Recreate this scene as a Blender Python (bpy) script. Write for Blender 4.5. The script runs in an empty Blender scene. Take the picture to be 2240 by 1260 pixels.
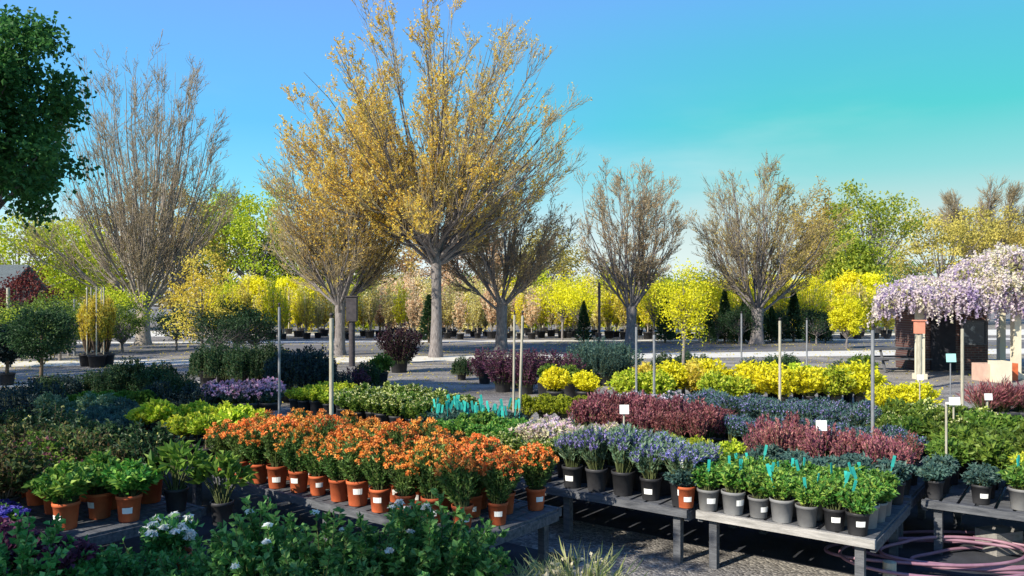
import bpy, math, random
import numpy as np

# ------------------------------------------------------------------ basics
F, HZ, CAM = 1700.0, 665.0, 2.2          # focal length (px of the 2240 px photo), horizon row, eye height (m)
rng = np.random.default_rng(7)
random.seed(7)
S = bpy.context.scene
COL = S.collection
PI = math.pi
SUN_AZ, SUN_EL = (-0.76, -0.65), math.radians(33)


def X(px, d):
    """ground x of a photo column at distance d"""
    return (px - 1120.0) / F * d


def AB(a, b):
    """bench axes (a along the benches, b across them) to ground x, y"""
    return (0.8 * a + 0.6 * b, -0.6 * a + 0.8 * b)


BENCH_ROT = -math.atan2(0.6, 0.8)


def nrm(v):
    return v / np.maximum(np.linalg.norm(v, axis=-1, keepdims=True), 1e-9)


# ------------------------------------------------------------------ mesh builder
class MB:
    def __init__(s):
        s.v, s.q, s.m, s.r, s.n, s.sm = [], [], [], [], 0, []

    def add(s, V, Q, mat=0, rnd=None, smooth=False):
        V = np.asarray(V, float).reshape(-1, 3)
        Q = np.asarray(Q, int).reshape(-1, 4)
        s.v.append(V)
        s.q.append(Q + s.n)
        s.m.append(np.full(len(Q), mat, int))
        s.r.append(np.zeros(len(Q)) if rnd is None else np.asarray(rnd, float))
        s.sm.append(np.full(len(Q), smooth, bool))
        s.n += len(V)

    def mesh(s, name, mats):
        V = np.concatenate(s.v)
        Q = np.concatenate(s.q)
        tri = Q[:, 2] == Q[:, 3]
        tot = np.where(tri, 3, 4)
        keep = np.ones(Q.shape, bool)
        keep[:, 3] = ~tri
        loops = Q[keep]
        me = bpy.data.meshes.new(name)
        me.vertices.add(len(V))
        me.vertices.foreach_set('co', V.ravel())
        me.loops.add(len(loops))
        me.loops.foreach_set('vertex_index', loops.astype(np.int32))
        me.polygons.add(len(Q))
        st = np.concatenate([[0], np.cumsum(tot)[:-1]])
        me.polygons.foreach_set('loop_start', st.astype(np.int32))
        for m in mats:
            me.materials.append(m)
        me.polygons.foreach_set('material_index', np.concatenate(s.m).astype(np.int32))
        me.polygons.foreach_set('use_smooth', np.concatenate(s.sm))
        at = me.attributes.new('rnd', 'FLOAT', 'FACE')
        at.data.foreach_set('value', np.concatenate(s.r).astype(np.float32))
        me.update(calc_edges=True)
        return me

    # ---- shapes
    def box(s, c, size, mat=0, rot=0.0, rnd=0.0, tilt=None):
        hx, hy, hz = [k / 2 for k in size]
        V = np.array([[x, y, z] for z in (-hz, hz) for x, y in ((-hx, -hy), (hx, -hy), (hx, hy), (-hx, hy))])
        if tilt is not None:
            ct, st_ = math.cos(tilt), math.sin(tilt)
            V = V @ np.array([[1, 0, 0], [0, ct, st_], [0, -st_, ct]])
        if rot:
            cr, sr = math.cos(rot), math.sin(rot)
            V = V @ np.array([[cr, sr, 0], [-sr, cr, 0], [0, 0, 1]])
        V = V + np.asarray(c, float)
        Q = [[3, 2, 1, 0], [4, 5, 6, 7], [0, 1, 5, 4], [1, 2, 6, 5], [2, 3, 7, 6], [3, 0, 4, 7]]
        s.add(V, Q, mat, np.full(6, rnd))

    def tubes(s, P, R, sides=4, mat=0, rnd=None, smooth=True, cap=False):
        P = np.asarray(P, float)
        if P.ndim == 2:
            P = P[None]
        N, m, _ = P.shape
        R = np.broadcast_to(np.asarray(R, float), (N, m))
        T = np.empty_like(P)
        T[:, 1:-1] = P[:, 2:] - P[:, :-2]
        T[:, 0] = P[:, 1] - P[:, 0]
        T[:, -1] = P[:, -1] - P[:, -2]
        T = nrm(T)
        ref = np.where(np.abs(T[..., 2:3]) > 0.95, np.array([1.0, 0, 0]), np.array([0, 0, 1.0]))
        A = nrm(np.cross(T, ref))
        B = np.cross(T, A)
        th = np.arange(sides) * 2 * PI / sides
        ring = (A[:, :, None] * np.cos(th)[None, None, :, None] + B[:, :, None] * np.sin(th)[None, None, :, None])
        V = P[:, :, None] + ring * R[:, :, None, None]
        idx = np.arange(N * m * sides).reshape(N, m, sides)
        a = idx[:, :-1]
        b = idx[:, 1:]
        Q = np.stack([a, np.roll(a, -1, 2), np.roll(b, -1, 2), b], -1).reshape(-1, 4)
        if rnd is None:
            rr = np.zeros(len(Q))
        else:
            rr = np.repeat(np.asarray(rnd, float), (m - 1) * sides)
        s.add(V.reshape(-1, 3), Q, mat, rr, smooth)
        if cap and sides == 4:
            e = idx[:, -1]
            s.add(V.reshape(-1, 3), e.reshape(-1, 4), mat)

    def lathe(s, prof, seg=14, mat=0, smooth=True, c=(0, 0, 0)):
        prof = np.asarray(prof, float)
        th = np.arange(seg) * 2 * PI / seg
        V = np.stack([prof[:, None, 0] * np.cos(th), prof[:, None, 0] * np.sin(th),
                      np.repeat(prof[:, 1:2], seg, 1)], -1) + np.asarray(c, float)
        idx = np.arange(len(prof) * seg).reshape(len(prof), seg)
        a, b = idx[:-1], idx[1:]
        Q = np.stack([a, np.roll(a, -1, 1), np.roll(b, -1, 1), b], -1).reshape(-1, 4)
        s.add(V.reshape(-1, 3), Q, mat, None, smooth)

    def leaves(s, C, D, L, W, mat=0, cup=0.18, up=0.35, rnd=None, g=None):
        g = g or rng
        C = np.asarray(C, float)
        n = len(C)
        D = nrm(np.asarray(D, float))
        N = nrm(np.array([0, 0, up]) + g.normal(size=(n, 3)) * 0.6)
        Sd = nrm(np.cross(D, N))
        N = np.cross(Sd, D)
        L = np.broadcast_to(np.asarray(L, float), (n,)) * g.uniform(0.7, 1.25, n)
        W = np.broadcast_to(np.asarray(W, float), (n,)) * g.uniform(0.8, 1.2, n)
        v0 = C - D * (L / 2)[:, None]
        v2 = C + D * (L / 2)[:, None] - N * (L * cup * 0.6)[:, None]
        mid = C + N * (L * cup * 0.3)[:, None]
        v1 = mid + Sd * (W / 2)[:, None] + N * (W * cup)[:, None]
        v3 = mid - Sd * (W / 2)[:, None] + N * (W * cup)[:, None]
        V = np.stack([v0, v1, v2, v3], 1).reshape(-1, 3)
        Q = np.arange(4 * n).reshape(n, 4)
        s.add(V, Q, mat, g.uniform(0, 1, n) if rnd is None else rnd)


# ------------------------------------------------------------------ materials
def new_mat(name):
    m = bpy.data.materials.new(name)
    m.use_nodes = True
    nt = m.node_tree
    nt.nodes.clear()
    out = nt.nodes.new('ShaderNodeOutputMaterial')
    return m, nt, out


def nd(nt, typ, ins=None, **kw):
    n = nt.nodes.new(typ)
    for k, v in kw.items():
        setattr(n, k, v)
    for k, v in (ins or {}).items():
        n.inputs[k].default_value = v
    return n


def ramp(nt, fac, stops, interp='LINEAR'):
    r = nt.nodes.new('ShaderNodeValToRGB')
    r.color_ramp.interpolation = interp
    e = r.color_ramp.elements
    while len(e) < len(stops):
        e.new(0.5)
    for el, (p, c) in zip(e, stops):
        el.position = p
        el.color = (*c[:3], 1)
    nt.links.new(fac, r.inputs[0])
    return r.outputs[0]


def leaf_mat(name, cols, trans=0.35, rough=0.55, spread=0.12, tcol=1.0):
    """cols: leaf colours picked leaf by leaf; every plant also differs a little in hue"""
    m, nt, out = new_mat(name)
    lk = nt.links.new
    at = nd(nt, 'ShaderNodeAttribute', attribute_name='rnd')
    k = len(cols)
    col = ramp(nt, at.outputs['Fac'], [(i / max(k - 1, 1), c) for i, c in enumerate(cols)])
    oi = nd(nt, 'ShaderNodeObjectInfo')
    mr = nd(nt, 'ShaderNodeMapRange', {'To Min': 1 - spread * 2, 'To Max': 1 + spread * 2})
    lk(oi.outputs['Random'], mr.inputs['Value'])
    mh = nd(nt, 'ShaderNodeMapRange', {'To Min': 0.5 - spread * 0.12, 'To Max': 0.5 + spread * 0.12})
    ml = nd(nt, 'ShaderNodeMath', {1: 7.31}, operation='MULTIPLY')
    fr = nd(nt, 'ShaderNodeMath', operation='FRACT')
    lk(oi.outputs['Random'], ml.inputs[0])
    lk(ml.outputs[0], fr.inputs[0])
    lk(fr.outputs[0], mh.inputs['Value'])
    hs = nd(nt, 'ShaderNodeHueSaturation')
    lk(mh.outputs[0], hs.inputs['Hue'])
    lk(mr.outputs[0], hs.inputs['Value'])
    lk(col, hs.inputs['Color'])
    p = nd(nt, 'ShaderNodeBsdfPrincipled', {'Roughness': rough, 'Specular IOR Level': 0.35})
    t = nd(nt, 'ShaderNodeBsdfTranslucent')
    lk(hs.outputs[0], p.inputs['Base Color'])
    lk(hs.outputs[0], t.inputs['Color'])
    mx = nd(nt, 'ShaderNodeMixShader', {0: trans})
    lk(p.outputs[0], mx.inputs[1])
    lk(t.outputs[0], mx.inputs[2])
    lk(mx.outputs[0], out.inputs[0])
    return m


def solid(name, c1, c2, scale=8.0, rough=0.7, bump=0.0, bscale=None, stretch=(1, 1, 1), spec=0.3, vary=0.0, detail=5.0):
    m, nt, out = new_mat(name)
    lk = nt.links.new
    tc = nd(nt, 'ShaderNodeTexCoord')
    mp = nd(nt, 'ShaderNodeMapping')
    mp.inputs['Scale'].default_value = stretch
    lk(tc.outputs['Object'], mp.inputs[0])
    nz = nd(nt, 'ShaderNodeTexNoise', {'Scale': scale, 'Detail': detail, 'Roughness': 0.6})
    lk(mp.outputs[0], nz.inputs['Vector'])
    col = ramp(nt, nz.outputs['Fac'], [(0.32, c1), (0.68, c2)])
    if vary:
        oi = nd(nt, 'ShaderNodeObjectInfo')
        mr = nd(nt, 'ShaderNodeMapRange', {'To Min': 1 - vary, 'To Max': 1 + vary})
        lk(oi.outputs['Random'], mr.inputs['Value'])
        hs = nd(nt, 'ShaderNodeHueSaturation')
        lk(mr.outputs[0], hs.inputs['Value'])
        lk(col, hs.inputs['Color'])
        col = hs.outputs[0]
    p = nd(nt, 'ShaderNodeBsdfPrincipled', {'Roughness': rough, 'Specular IOR Level': spec})
    lk(col, p.inputs['Base Color'])
    if bump:
        n2 = nd(nt, 'ShaderNodeTexNoise', {'Scale': bscale or scale * 3, 'Detail': 4.0})
        lk(mp.outputs[0], n2.inputs['Vector'])
        bp = nd(nt, 'ShaderNodeBump', {'Strength': bump, 'Distance': 0.02})
        lk(n2.outputs['Fac'], bp.inputs['Height'])
        lk(bp.outputs[0], p.inputs['Normal'])
    lk(p.outputs[0], out.inputs[0])
    return m


def gravel_mat(name, dark, light, scale=45.0, patch=((0.8, 0.8, 0.82), (1.15, 1.12, 1.1))):
    m, nt, out = new_mat(name)
    lk = nt.links.new
    tc = nd(nt, 'ShaderNodeTexCoord')
    vo = nd(nt, 'ShaderNodeTexVoronoi', {'Scale': scale, 'Randomness': 1.0})
    lk(tc.outputs['Object'], vo.inputs['Vector'])
    sx = nd(nt, 'ShaderNodeSeparateColor')
    lk(vo.outputs['Color'], sx.inputs[0])
    c = ramp(nt, sx.outputs[0], [(0.0, dark), (0.65, tuple((a + b) / 2 for a, b in zip(dark, light))), (1.0, light)])
    nz = nd(nt, 'ShaderNodeTexNoise', {'Scale': 0.45, 'Detail': 6.0, 'Roughness': 0.62})
    lk(tc.outputs['Object'], nz.inputs['Vector'])
    c2 = ramp(nt, nz.outputs['Fac'], [(0.35, patch[0]), (0.65, patch[1])])
    mx = nd(nt, 'ShaderNodeMix', {0: 1.0}, data_type='RGBA', blend_type='MULTIPLY')
    lk(c, mx.inputs[6])
    lk(c2, mx.inputs[7])
    mps = nd(nt, 'ShaderNodeMapping')
    mps.inputs['Scale'].default_value = (0.05, 1.5, 1.0)
    mps.inputs['Rotation'].default_value = (0, 0, -0.12)
    lk(tc.outputs['Object'], mps.inputs[0])
    nz3 = nd(nt, 'ShaderNodeTexNoise', {'Scale': 1.0, 'Detail': 4.0, 'Roughness': 0.6})
    lk(mps.outputs[0], nz3.inputs['Vector'])
    c3 = ramp(nt, nz3.outputs['Fac'], [(0.36, (0.66, 0.66, 0.68)), (0.5, (1.0, 1.0, 1.0)), (0.66, (1.25, 1.22, 1.16))])
    mx0 = mx
    mx = nd(nt, 'ShaderNodeMix', {0: 1.0}, data_type='RGBA', blend_type='MULTIPLY')
    lk(mx0.outputs[2], mx.inputs[6])
    lk(c3, mx.inputs[7])
    p = nd(nt, 'ShaderNodeBsdfPrincipled', {'Roughness': 0.9, 'Specular IOR Level': 0.2})
    lk(mx.outputs[2], p.inputs['Base Color'])
    bp = nd(nt, 'ShaderNodeBump', {'Strength': 0.8, 'Distance': 0.015})
    bp.invert = True
    lk(vo.outputs['Distance'], bp.inputs['Height'])
    lk(bp.outputs[0], p.inputs['Normal'])
    lk(p.outputs[0], out.inputs[0])
    return m


def brick_mat(name):
    m, nt, out = new_mat(name)
    lk = nt.links.new
    tc = nd(nt, 'ShaderNodeTexCoord')
    mp = nd(nt, 'ShaderNodeMapping')
    mp.inputs['Rotation'].default_value = (PI / 2, 0, 0)
    lk(tc.outputs['Object'], mp.inputs[0])
    b = nd(nt, 'ShaderNodeTexBrick', {'Color1': (0.11, 0.045, 0.038, 1), 'Color2': (0.07, 0.032, 0.03, 1),
                                      'Mortar': (0.12, 0.105, 0.10, 1), 'Scale': 1.0, 'Mortar Size': 0.012,
                                      'Brick Width': 0.24, 'Row Height': 0.08})
    lk(mp.outputs[0], b.inputs['Vector'])
    p = nd(nt, 'ShaderNodeBsdfPrincipled', {'Roughness': 0.85})
    lk(b.outputs['Color'], p.inputs['Base Color'])
    lk(p.outputs[0], out.inputs[0])
    return m


M = {}
M['gravel'] = gravel_mat('gravel', (0.14, 0.132, 0.128), (0.42, 0.40, 0.37), patch=((0.6, 0.6, 0.63), (1.2, 1.17, 1.12)))
M['pale'] = solid('painted_sunlit_ground', (0.58, 0.55, 0.49), (0.72, 0.69, 0.62), 1.3, 0.9, 0.3, 30)  # pale tone with sunlight on the ground painted in
M['asphalt'] = solid('asphalt', (0.10, 0.096, 0.10), (0.19, 0.18, 0.175), 0.5, 0.95, 0.4, 60)
M['terra'] = solid('terracotta', (0.38, 0.08, 0.03), (0.58, 0.14, 0.05), 7, 0.75, 0.1, vary=0.22)
M['black'] = solid('black_plastic', (0.022, 0.022, 0.026), (0.05, 0.05, 0.055), 6, 0.5, vary=0.3)
M['grey'] = solid('grey_plastic', (0.16, 0.16, 0.17), (0.26, 0.26, 0.26), 6, 0.6, vary=0.25)
M['soil'] = solid('potting_soil', (0.03, 0.02, 0.014), (0.07, 0.05, 0.035), 60, 1.0, 0.6)
M['white'] = solid('white_card', (0.80, 0.80, 0.79), (0.86, 0.86, 0.84), 4, 0.6)
M['teal'] = solid('teal_plastic', (0.02, 0.33, 0.29), (0.05, 0.46, 0.41), 9, 0.45, vary=0.25)
M['tealpale'] = solid('pale_teal_plastic', (0.35, 0.70, 0.66), (0.42, 0.76, 0.72), 9, 0.45)
M['blue'] = solid('blue_plastic', (0.03, 0.24, 0.55), (0.05, 0.32, 0.62), 9, 0.45)
M['wood'] = solid('weathered_wood', (0.20, 0.19, 0.185), (0.36, 0.345, 0.33), 5, 0.85, 0.4, 40, (1, 6, 6))
M['wood_pale'] = solid('sunlit_wood', (0.24, 0.23, 0.22), (0.46, 0.44, 0.42), 5, 0.85, 0.4, 40, (1, 6, 6))  # lighter rail wood, the sunlight on it put into the colour
M['wood_dark'] = solid('dark_wood', (0.05, 0.054, 0.065), (0.145, 0.15, 0.165), 5, 0.8, 0.4, 40, (1, 6, 6))  # darker blue-grey wood tone
M['pole'] = solid('pale_post', (0.30, 0.28, 0.22), (0.46, 0.43, 0.35), 9, 0.7, 0.2, 40, (4, 4, 0.7))
M['poleD'] = solid('dark_post', (0.035, 0.03, 0.035), (0.075, 0.065, 0.07), 9, 0.7)
M['steel'] = solid('galvanised_pipe', (0.15, 0.16, 0.18), (0.24, 0.25, 0.27), 9, 0.45, spec=0.5)
M['bark'] = solid('grey_bark', (0.12, 0.105, 0.105), (0.28, 0.255, 0.25), 6, 0.95, 0.9, 16, (3, 3, 0.8))
M['barkpale'] = solid('pale_bark', (0.19, 0.16, 0.135), (0.42, 0.37, 0.31), 4, 0.95, 0.7, 16, (3, 3, 0.8))
M['twig'] = solid('twig_bark', (0.20, 0.16, 0.10), (0.38, 0.31, 0.19), 3, 0.95)
M['twigo'] = solid('olive_twig_bark', (0.30, 0.23, 0.12), (0.50, 0.40, 0.21), 3, 0.95)
M['stem'] = solid('green_stem', (0.06, 0.08, 0.03), (0.12, 0.14, 0.05), 20, 0.8)
M['brown'] = solid('brown_stem', (0.10, 0.07, 0.05), (0.18, 0.13, 0.09), 20, 0.9)
M['brick'] = brick_mat('red_brick')
M['roof'] = solid('grey_shingle', (0.07, 0.085, 0.09), (0.13, 0.155, 0.16), 10, 0.8, 0.3)
M['dark'] = solid('dark_interior', (0.012, 0.013, 0.02), (0.03, 0.03, 0.04), 3, 0.8)
M['glass'] = solid('dark_window_glass', (0.03, 0.04, 0.055), (0.05, 0.065, 0.08), 1, 0.08, spec=0.6)
M['cream'] = solid('cream_paint', (0.62, 0.56, 0.43), (0.72, 0.66, 0.52), 2, 0.7)
M['pinkbox'] = solid('salmon_paint', (0.62, 0.22, 0.14), (0.74, 0.30, 0.20), 3, 0.6)
M['hose'] = solid('mauve_hose_rubber', (0.20, 0.095, 0.145), (0.32, 0.18, 0.235), 5, 0.45, spec=0.5)
M['clay'] = solid('pale_clay', (0.50, 0.33, 0.27), (0.62, 0.44, 0.36), 4, 0.8)

M['bench_shade'] = solid('painted_bench_shade', (0.02, 0.022, 0.03), (0.05, 0.055, 0.07), 2.5, 0.9, 0.3, 80)  # near-black tone painting the shade below the benches
L = {}


def lm(k, cols, **kw):
    L[k] = leaf_mat(k.replace(' ', '_'), cols, **kw)


lm('orange petals', [(0.66, 0.165, 0.03), (0.83, 0.28, 0.045), (0.91, 0.44, 0.11), (0.52, 0.11, 0.03)], trans=0.3)
lm('wallflower leaves', [(0.055, 0.13, 0.03), (0.10, 0.20, 0.045), (0.20, 0.30, 0.07)])
lm('blue petals', [(0.20, 0.19, 0.58), (0.36, 0.32, 0.72), (0.52, 0.46, 0.78)])
lm('grey green leaves', [(0.07, 0.15, 0.075), (0.14, 0.24, 0.13), (0.25, 0.34, 0.22)])
lm('fresh green leaves', [(0.03, 0.12, 0.025), (0.09, 0.26, 0.035), (0.34, 0.48, 0.09)])
lm('lime leaves', [(0.24, 0.38, 0.02), (0.46, 0.56, 0.03), (0.68, 0.68, 0.08)])
lm('yellow leaves', [(0.66, 0.60, 0.01), (0.84, 0.78, 0.02), (0.92, 0.88, 0.07)], trans=0.45, spread=0.06)
lm('gold leaves', [(0.50, 0.40, 0.04), (0.74, 0.58, 0.06), (0.82, 0.70, 0.14), (0.56, 0.54, 0.06)], trans=0.45, spread=0.03)
lm('straw leaves', [(0.68, 0.58, 0.18), (0.84, 0.74, 0.28), (0.86, 0.80, 0.46), (0.74, 0.66, 0.08)], trans=0.5, spread=0.06)
lm('peach leaves', [(0.84, 0.56, 0.32), (0.88, 0.68, 0.44), (0.90, 0.78, 0.56), (0.74, 0.40, 0.20)], trans=0.5, spread=0.06)
lm('cream leaves', [(0.62, 0.60, 0.30), (0.78, 0.74, 0.52), (0.60, 0.40, 0.50), (0.34, 0.42, 0.14)])
lm('pale lilac petals', [(0.62, 0.44, 0.64), (0.78, 0.66, 0.78), (0.84, 0.78, 0.80)])
lm('burgundy leaves', [(0.10, 0.025, 0.04), (0.24, 0.07, 0.09), (0.46, 0.19, 0.19)])
lm('rose red shoots', [(0.16, 0.045, 0.07), (0.36, 0.115, 0.15), (0.58, 0.28, 0.24)])
lm('purple leaves', [(0.045, 0.015, 0.04), (0.11, 0.03, 0.075), (0.20, 0.07, 0.12)])
lm('dark purple leaves', [(0.012, 0.006, 0.012), (0.03, 0.01, 0.02), (0.07, 0.02, 0.035)])
lm('dark green leaves', [(0.014, 0.045, 0.018), (0.03, 0.075, 0.03), (0.06, 0.12, 0.04)])
lm('blue green leaves', [(0.03, 0.075, 0.07), (0.06, 0.13, 0.11), (0.12, 0.21, 0.17)])
lm('navy green leaves', [(0.01, 0.025, 0.03), (0.02, 0.045, 0.05), (0.045, 0.085, 0.08)])
lm('boxwood leaves', [(0.04, 0.13, 0.012), (0.09, 0.22, 0.02), (0.17, 0.33, 0.03)])
lm('moss leaves', [(0.14, 0.20, 0.01), (0.27, 0.33, 0.015), (0.42, 0.46, 0.03)])
lm('rose leaves', [(0.035, 0.12, 0.03), (0.08, 0.25, 0.055), (0.22, 0.42, 0.13)])
lm('olive brown leaves', [(0.025, 0.06, 0.018), (0.06, 0.11, 0.03), (0.12, 0.17, 0.045), (0.10, 0.05, 0.03), (0.26, 0.28, 0.08)])
lm('maple leaves', [(0.03, 0.12, 0.03), (0.065, 0.21, 0.05), (0.14, 0.34, 0.08)], trans=0.45)
lm('spring leaves', [(0.26, 0.38, 0.02), (0.50, 0.56, 0.03), (0.70, 0.68, 0.06)], trans=0.4)
lm('mid green leaves', [(0.06, 0.13, 0.02), (0.13, 0.22, 0.03), (0.24, 0.33, 0.05)], trans=0.4)
lm('oak leaves', [(0.08, 0.15, 0.02), (0.22, 0.30, 0.03), (0.42, 0.46, 0.05), (0.60, 0.58, 0.07)], trans=0.45, spread=0.04)
lm('golden buds', [(0.72, 0.42, 0.06), (0.88, 0.60, 0.09), (0.90, 0.70, 0.18), (0.80, 0.62, 0.08)], trans=0.45, spread=0.03)
lm('mauve buds', [(0.34, 0.26, 0.25), (0.48, 0.38, 0.34), (0.58, 0.48, 0.30)], trans=0.3)
lm('olive buds', [(0.30, 0.25, 0.06), (0.50, 0.40, 0.09), (0.64, 0.50, 0.14)], trans=0.35)
lm('rust buds', [(0.44, 0.27, 0.15), (0.58, 0.38, 0.19), (0.50, 0.38, 0.27)], trans=0.35)
lm('wisteria petals', [(0.24, 0.16, 0.36), (0.46, 0.36, 0.52), (0.62, 0.53, 0.58), (0.72, 0.65, 0.58), (0.74, 0.69, 0.48)], trans=0.35)
lm('wisteria leaves', [(0.36, 0.36, 0.10), (0.55, 0.50, 0.22), (0.66, 0.60, 0.36)], trans=0.4)
lm('tip leaves', [(0.52, 0.56, 0.12), (0.70, 0.70, 0.30), (0.78, 0.78, 0.52)])
lm('white petals', [(0.72, 0.76, 0.74), (0.82, 0.84, 0.80), (0.86, 0.86, 0.84)])
lm('pink petals', [(0.55, 0.26, 0.46), (0.72, 0.42, 0.58), (0.80, 0.64, 0.72)])
lm('violet petals', [(0.05, 0.035, 0.30), (0.12, 0.08, 0.46), (0.22, 0.16, 0.56)])
lm('grass blades', [(0.16, 0.22, 0.07), (0.30, 0.33, 0.12), (0.46, 0.44, 0.22)])
lm('seed plumes', [(0.52, 0.46, 0.30), (0.68, 0.60, 0.44)])
lm('red leaves', [(0.06, 0.01, 0.02), (0.13, 0.02, 0.03), (0.26, 0.05, 0.04)])


# ------------------------------------------------------------------ scene bookkeeping
def put(name, me, parent=None, loc=(0, 0, 0), rz=0.0, sc=1.0):
    o = bpy.data.objects.new(name, me)
    COL.objects.link(o)
    if parent:
        o.parent = parent
    o.location = loc
    o.rotation_euler = (0, 0, rz)
    o.scale = (sc, sc, sc) if not isinstance(sc, tuple) else sc
    return o


def tag(o, label, cat, group=None):
    o['label'] = label
    o['category'] = cat
    o['kind'] = 'thing'
    if group:
        o['group'] = group
    return o


def empty(name, loc, rz=0.0, sc=1.0):
    return put(name, None, None, loc, rz, sc)


def struct(name, me, loc=(0, 0, 0), rz=0.0):
    o = put(name, me, None, loc, rz)
    o['kind'] = 'structure'
    return o


ORD = ('first second third fourth fifth sixth seventh eighth ninth tenth eleventh twelfth thirteenth fourteenth '
       'fifteenth sixteenth seventeenth eighteenth nineteenth twentieth').split()


def ordn(i):
    if i < 20:
        return ORD[i]
    t = ('twenty', 'thirty', 'forty', 'fifty')[(i + 1) // 10 - 2]
    u = (i + 1) % 10
    if u == 0:
        return {'twenty': 'twentieth', 'thirty': 'thirtieth', 'forty': 'fortieth', 'fifty': 'fiftieth'}[t]
    return t + '-' + ORD[u - 1]


def rown(j, n):
    return 'only' if n == 1 else 'front' if j == 0 else 'back' if j == n - 1 else 'middle' if n == 3 else ORD[j]


# ------------------------------------------------------------------ plant generators
def bez(A, C, B, m):
    t = np.linspace(0, 1, m)[None, :, None]
    return (1 - t) ** 2 * A[:, None] + 2 * t * (1 - t) * C[:, None] + t ** 2 * B[:, None]


def shoots(g, K, R, H, z0=0.0, base=0.03, dome=0.6, out=0.55, var=0.18, m=6, lean=0.0):
    az = g.uniform(0, 2 * PI, K)
    rr = R * np.sqrt(g.uniform(0, 1, K))
    zt = z0 + H * (1 - (1 - dome) * (rr / R) ** 2) * (1 - var * g.uniform(0, 1, K))
    u = np.stack([np.cos(az), np.sin(az)], -1)
    tip = np.concatenate([u * rr[:, None], zt[:, None]], 1)
    A = np.concatenate([u * (rr / R * base)[:, None], np.full((K, 1), z0)], 1)
    C = np.concatenate([u * (rr * out)[:, None] + g.normal(size=(K, 2)) * R * 0.08,
                        (z0 + (zt - z0) * 0.6)[:, None]], 1)
    return bez(A, C, tip, m)


def along(P, n, t0, g, t1=1.0):
    N, m, _ = P.shape
    t = g.uniform(t0, t1, (N, n)) * (m - 1)
    i = np.clip(t.astype(int), 0, m - 2)
    f = (t - i)[..., None]
    k = np.arange(N)[:, None]
    a, b = P[k, i], P[k, i + 1]
    return (a + (b - a) * f).reshape(-1, 3), nrm(b - a).reshape(-1, 3)


def leaf_on(mb, P, n, t0, LL, WW, ang, g, mat=0, up=0.3, droop=0.0, t1=1.0):
    pos, tan = along(P, n, t0, g, t1)
    r = g.normal(size=pos.shape)
    perp = nrm(r - (r * tan).sum(-1, keepdims=True) * tan)
    a = ang * g.uniform(0.6, 1.35, (len(pos), 1))
    D = np.cos(a) * tan + np.sin(a) * perp
    D[:, 2] -= droop
    D = nrm(D)
    mb.leaves(pos + D * LL * 0.5, D, LL, WW, mat, up=up, g=g)


def cluster(mb, C, rad, n, size, g, mat=0, flat=1.0):
    C = np.repeat(C, n, 0)
    o = nrm(g.normal(size=C.shape)) * g.uniform(0.3, 1, (len(C), 1)) * rad
    o[:, 2] *= flat
    mb.leaves(C + o, nrm(g.normal(size=C.shape) + nrm(o) * 0.7), size, size * 0.85, mat, cup=0.25, up=0.5, g=g)


def shrub(seed, leaf, K=60, R=0.16, H=0.3, z0=0.17, n=14, LL=0.05, WW=0.02, ang=0.9, t0=0.25, dome=0.6, out=0.55,
          base=0.05, var=0.18, stem='stem', sr=0.0025, droop=0.0, fl=None, up=0.4, t1=1.0):
    """returns foliage mesh and, when asked, blossoms mesh; fl = (material, kind, size, count, reach)"""
    g = np.random.default_rng(seed)
    P = shoots(g, K, R, H, z0, base, dome, out, var)
    mb = MB()
    mb.tubes(P[:, ::1], np.linspace(sr * 1.5, sr * 0.6, P.shape[1]), 3, 0)
    leaf_on(mb, P, n, t0, LL, WW, ang, g, 1, up, droop, t1)
    fo = mb.mesh('foliage', [M[stem], L[leaf]])
    bl = None
    if fl:
        mat, kind, size, cnt, reach = fl
        fb = MB()
        if kind == 'cluster':
            sel = P[g.uniform(0, 1, len(P)) < reach]
            cluster(fb, sel[:, -1] + np.array([0, 0, size * 0.3]), size * 1.1, cnt, size, g, 0, 0.8)
        elif kind == 'spike':
            leaf_on(fb, P, cnt, 1 - reach, size, size * 0.8, 0.8, g, 0)
        elif kind == 'bloom':
            sel = P[g.uniform(0, 1, len(P)) < reach][:, -1]
            for ring in range(3):
                a = np.arange(6) * PI / 3 + ring * 0.5
                c = np.repeat(sel, 6, 0)
                d = np.tile(np.stack([np.cos(a), np.sin(a), np.full(6, 0.2 + ring * 0.7)], -1), (len(sel), 1))
                d = nrm(d + np.repeat(g.normal(size=sel.shape) * 0.25, 6, 0))
                fb.leaves(c + d * size * (0.55 - 0.12 * ring), d, size, size * 0.95, 0, cup=0.3, up=1.0, g=g)
        bl = fb.mesh('blossoms', [L[mat]])
    return fo, bl


def pot_mesh(r=0.1, h=0.2, mat='black', seg=18):
    mb = MB()
    mb.lathe([(0.001, 0), (r * 0.78, 0), (r * 0.80, 0.004), (r * 0.97, h * 0.86), (r * 1.04, h * 0.865), (r * 1.06, h * 0.99),
              (r * 1.03, h), (r * 0.97, h), (r * 0.95, h * 0.9)], seg, 0)
    mb.lathe([(r * 0.955, h * 0.905), (r * 0.5, h * 0.93), (0.001, h * 0.92)], seg, 1)
    return mb.mesh('pot', [M[mat], M['soil']])


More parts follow.
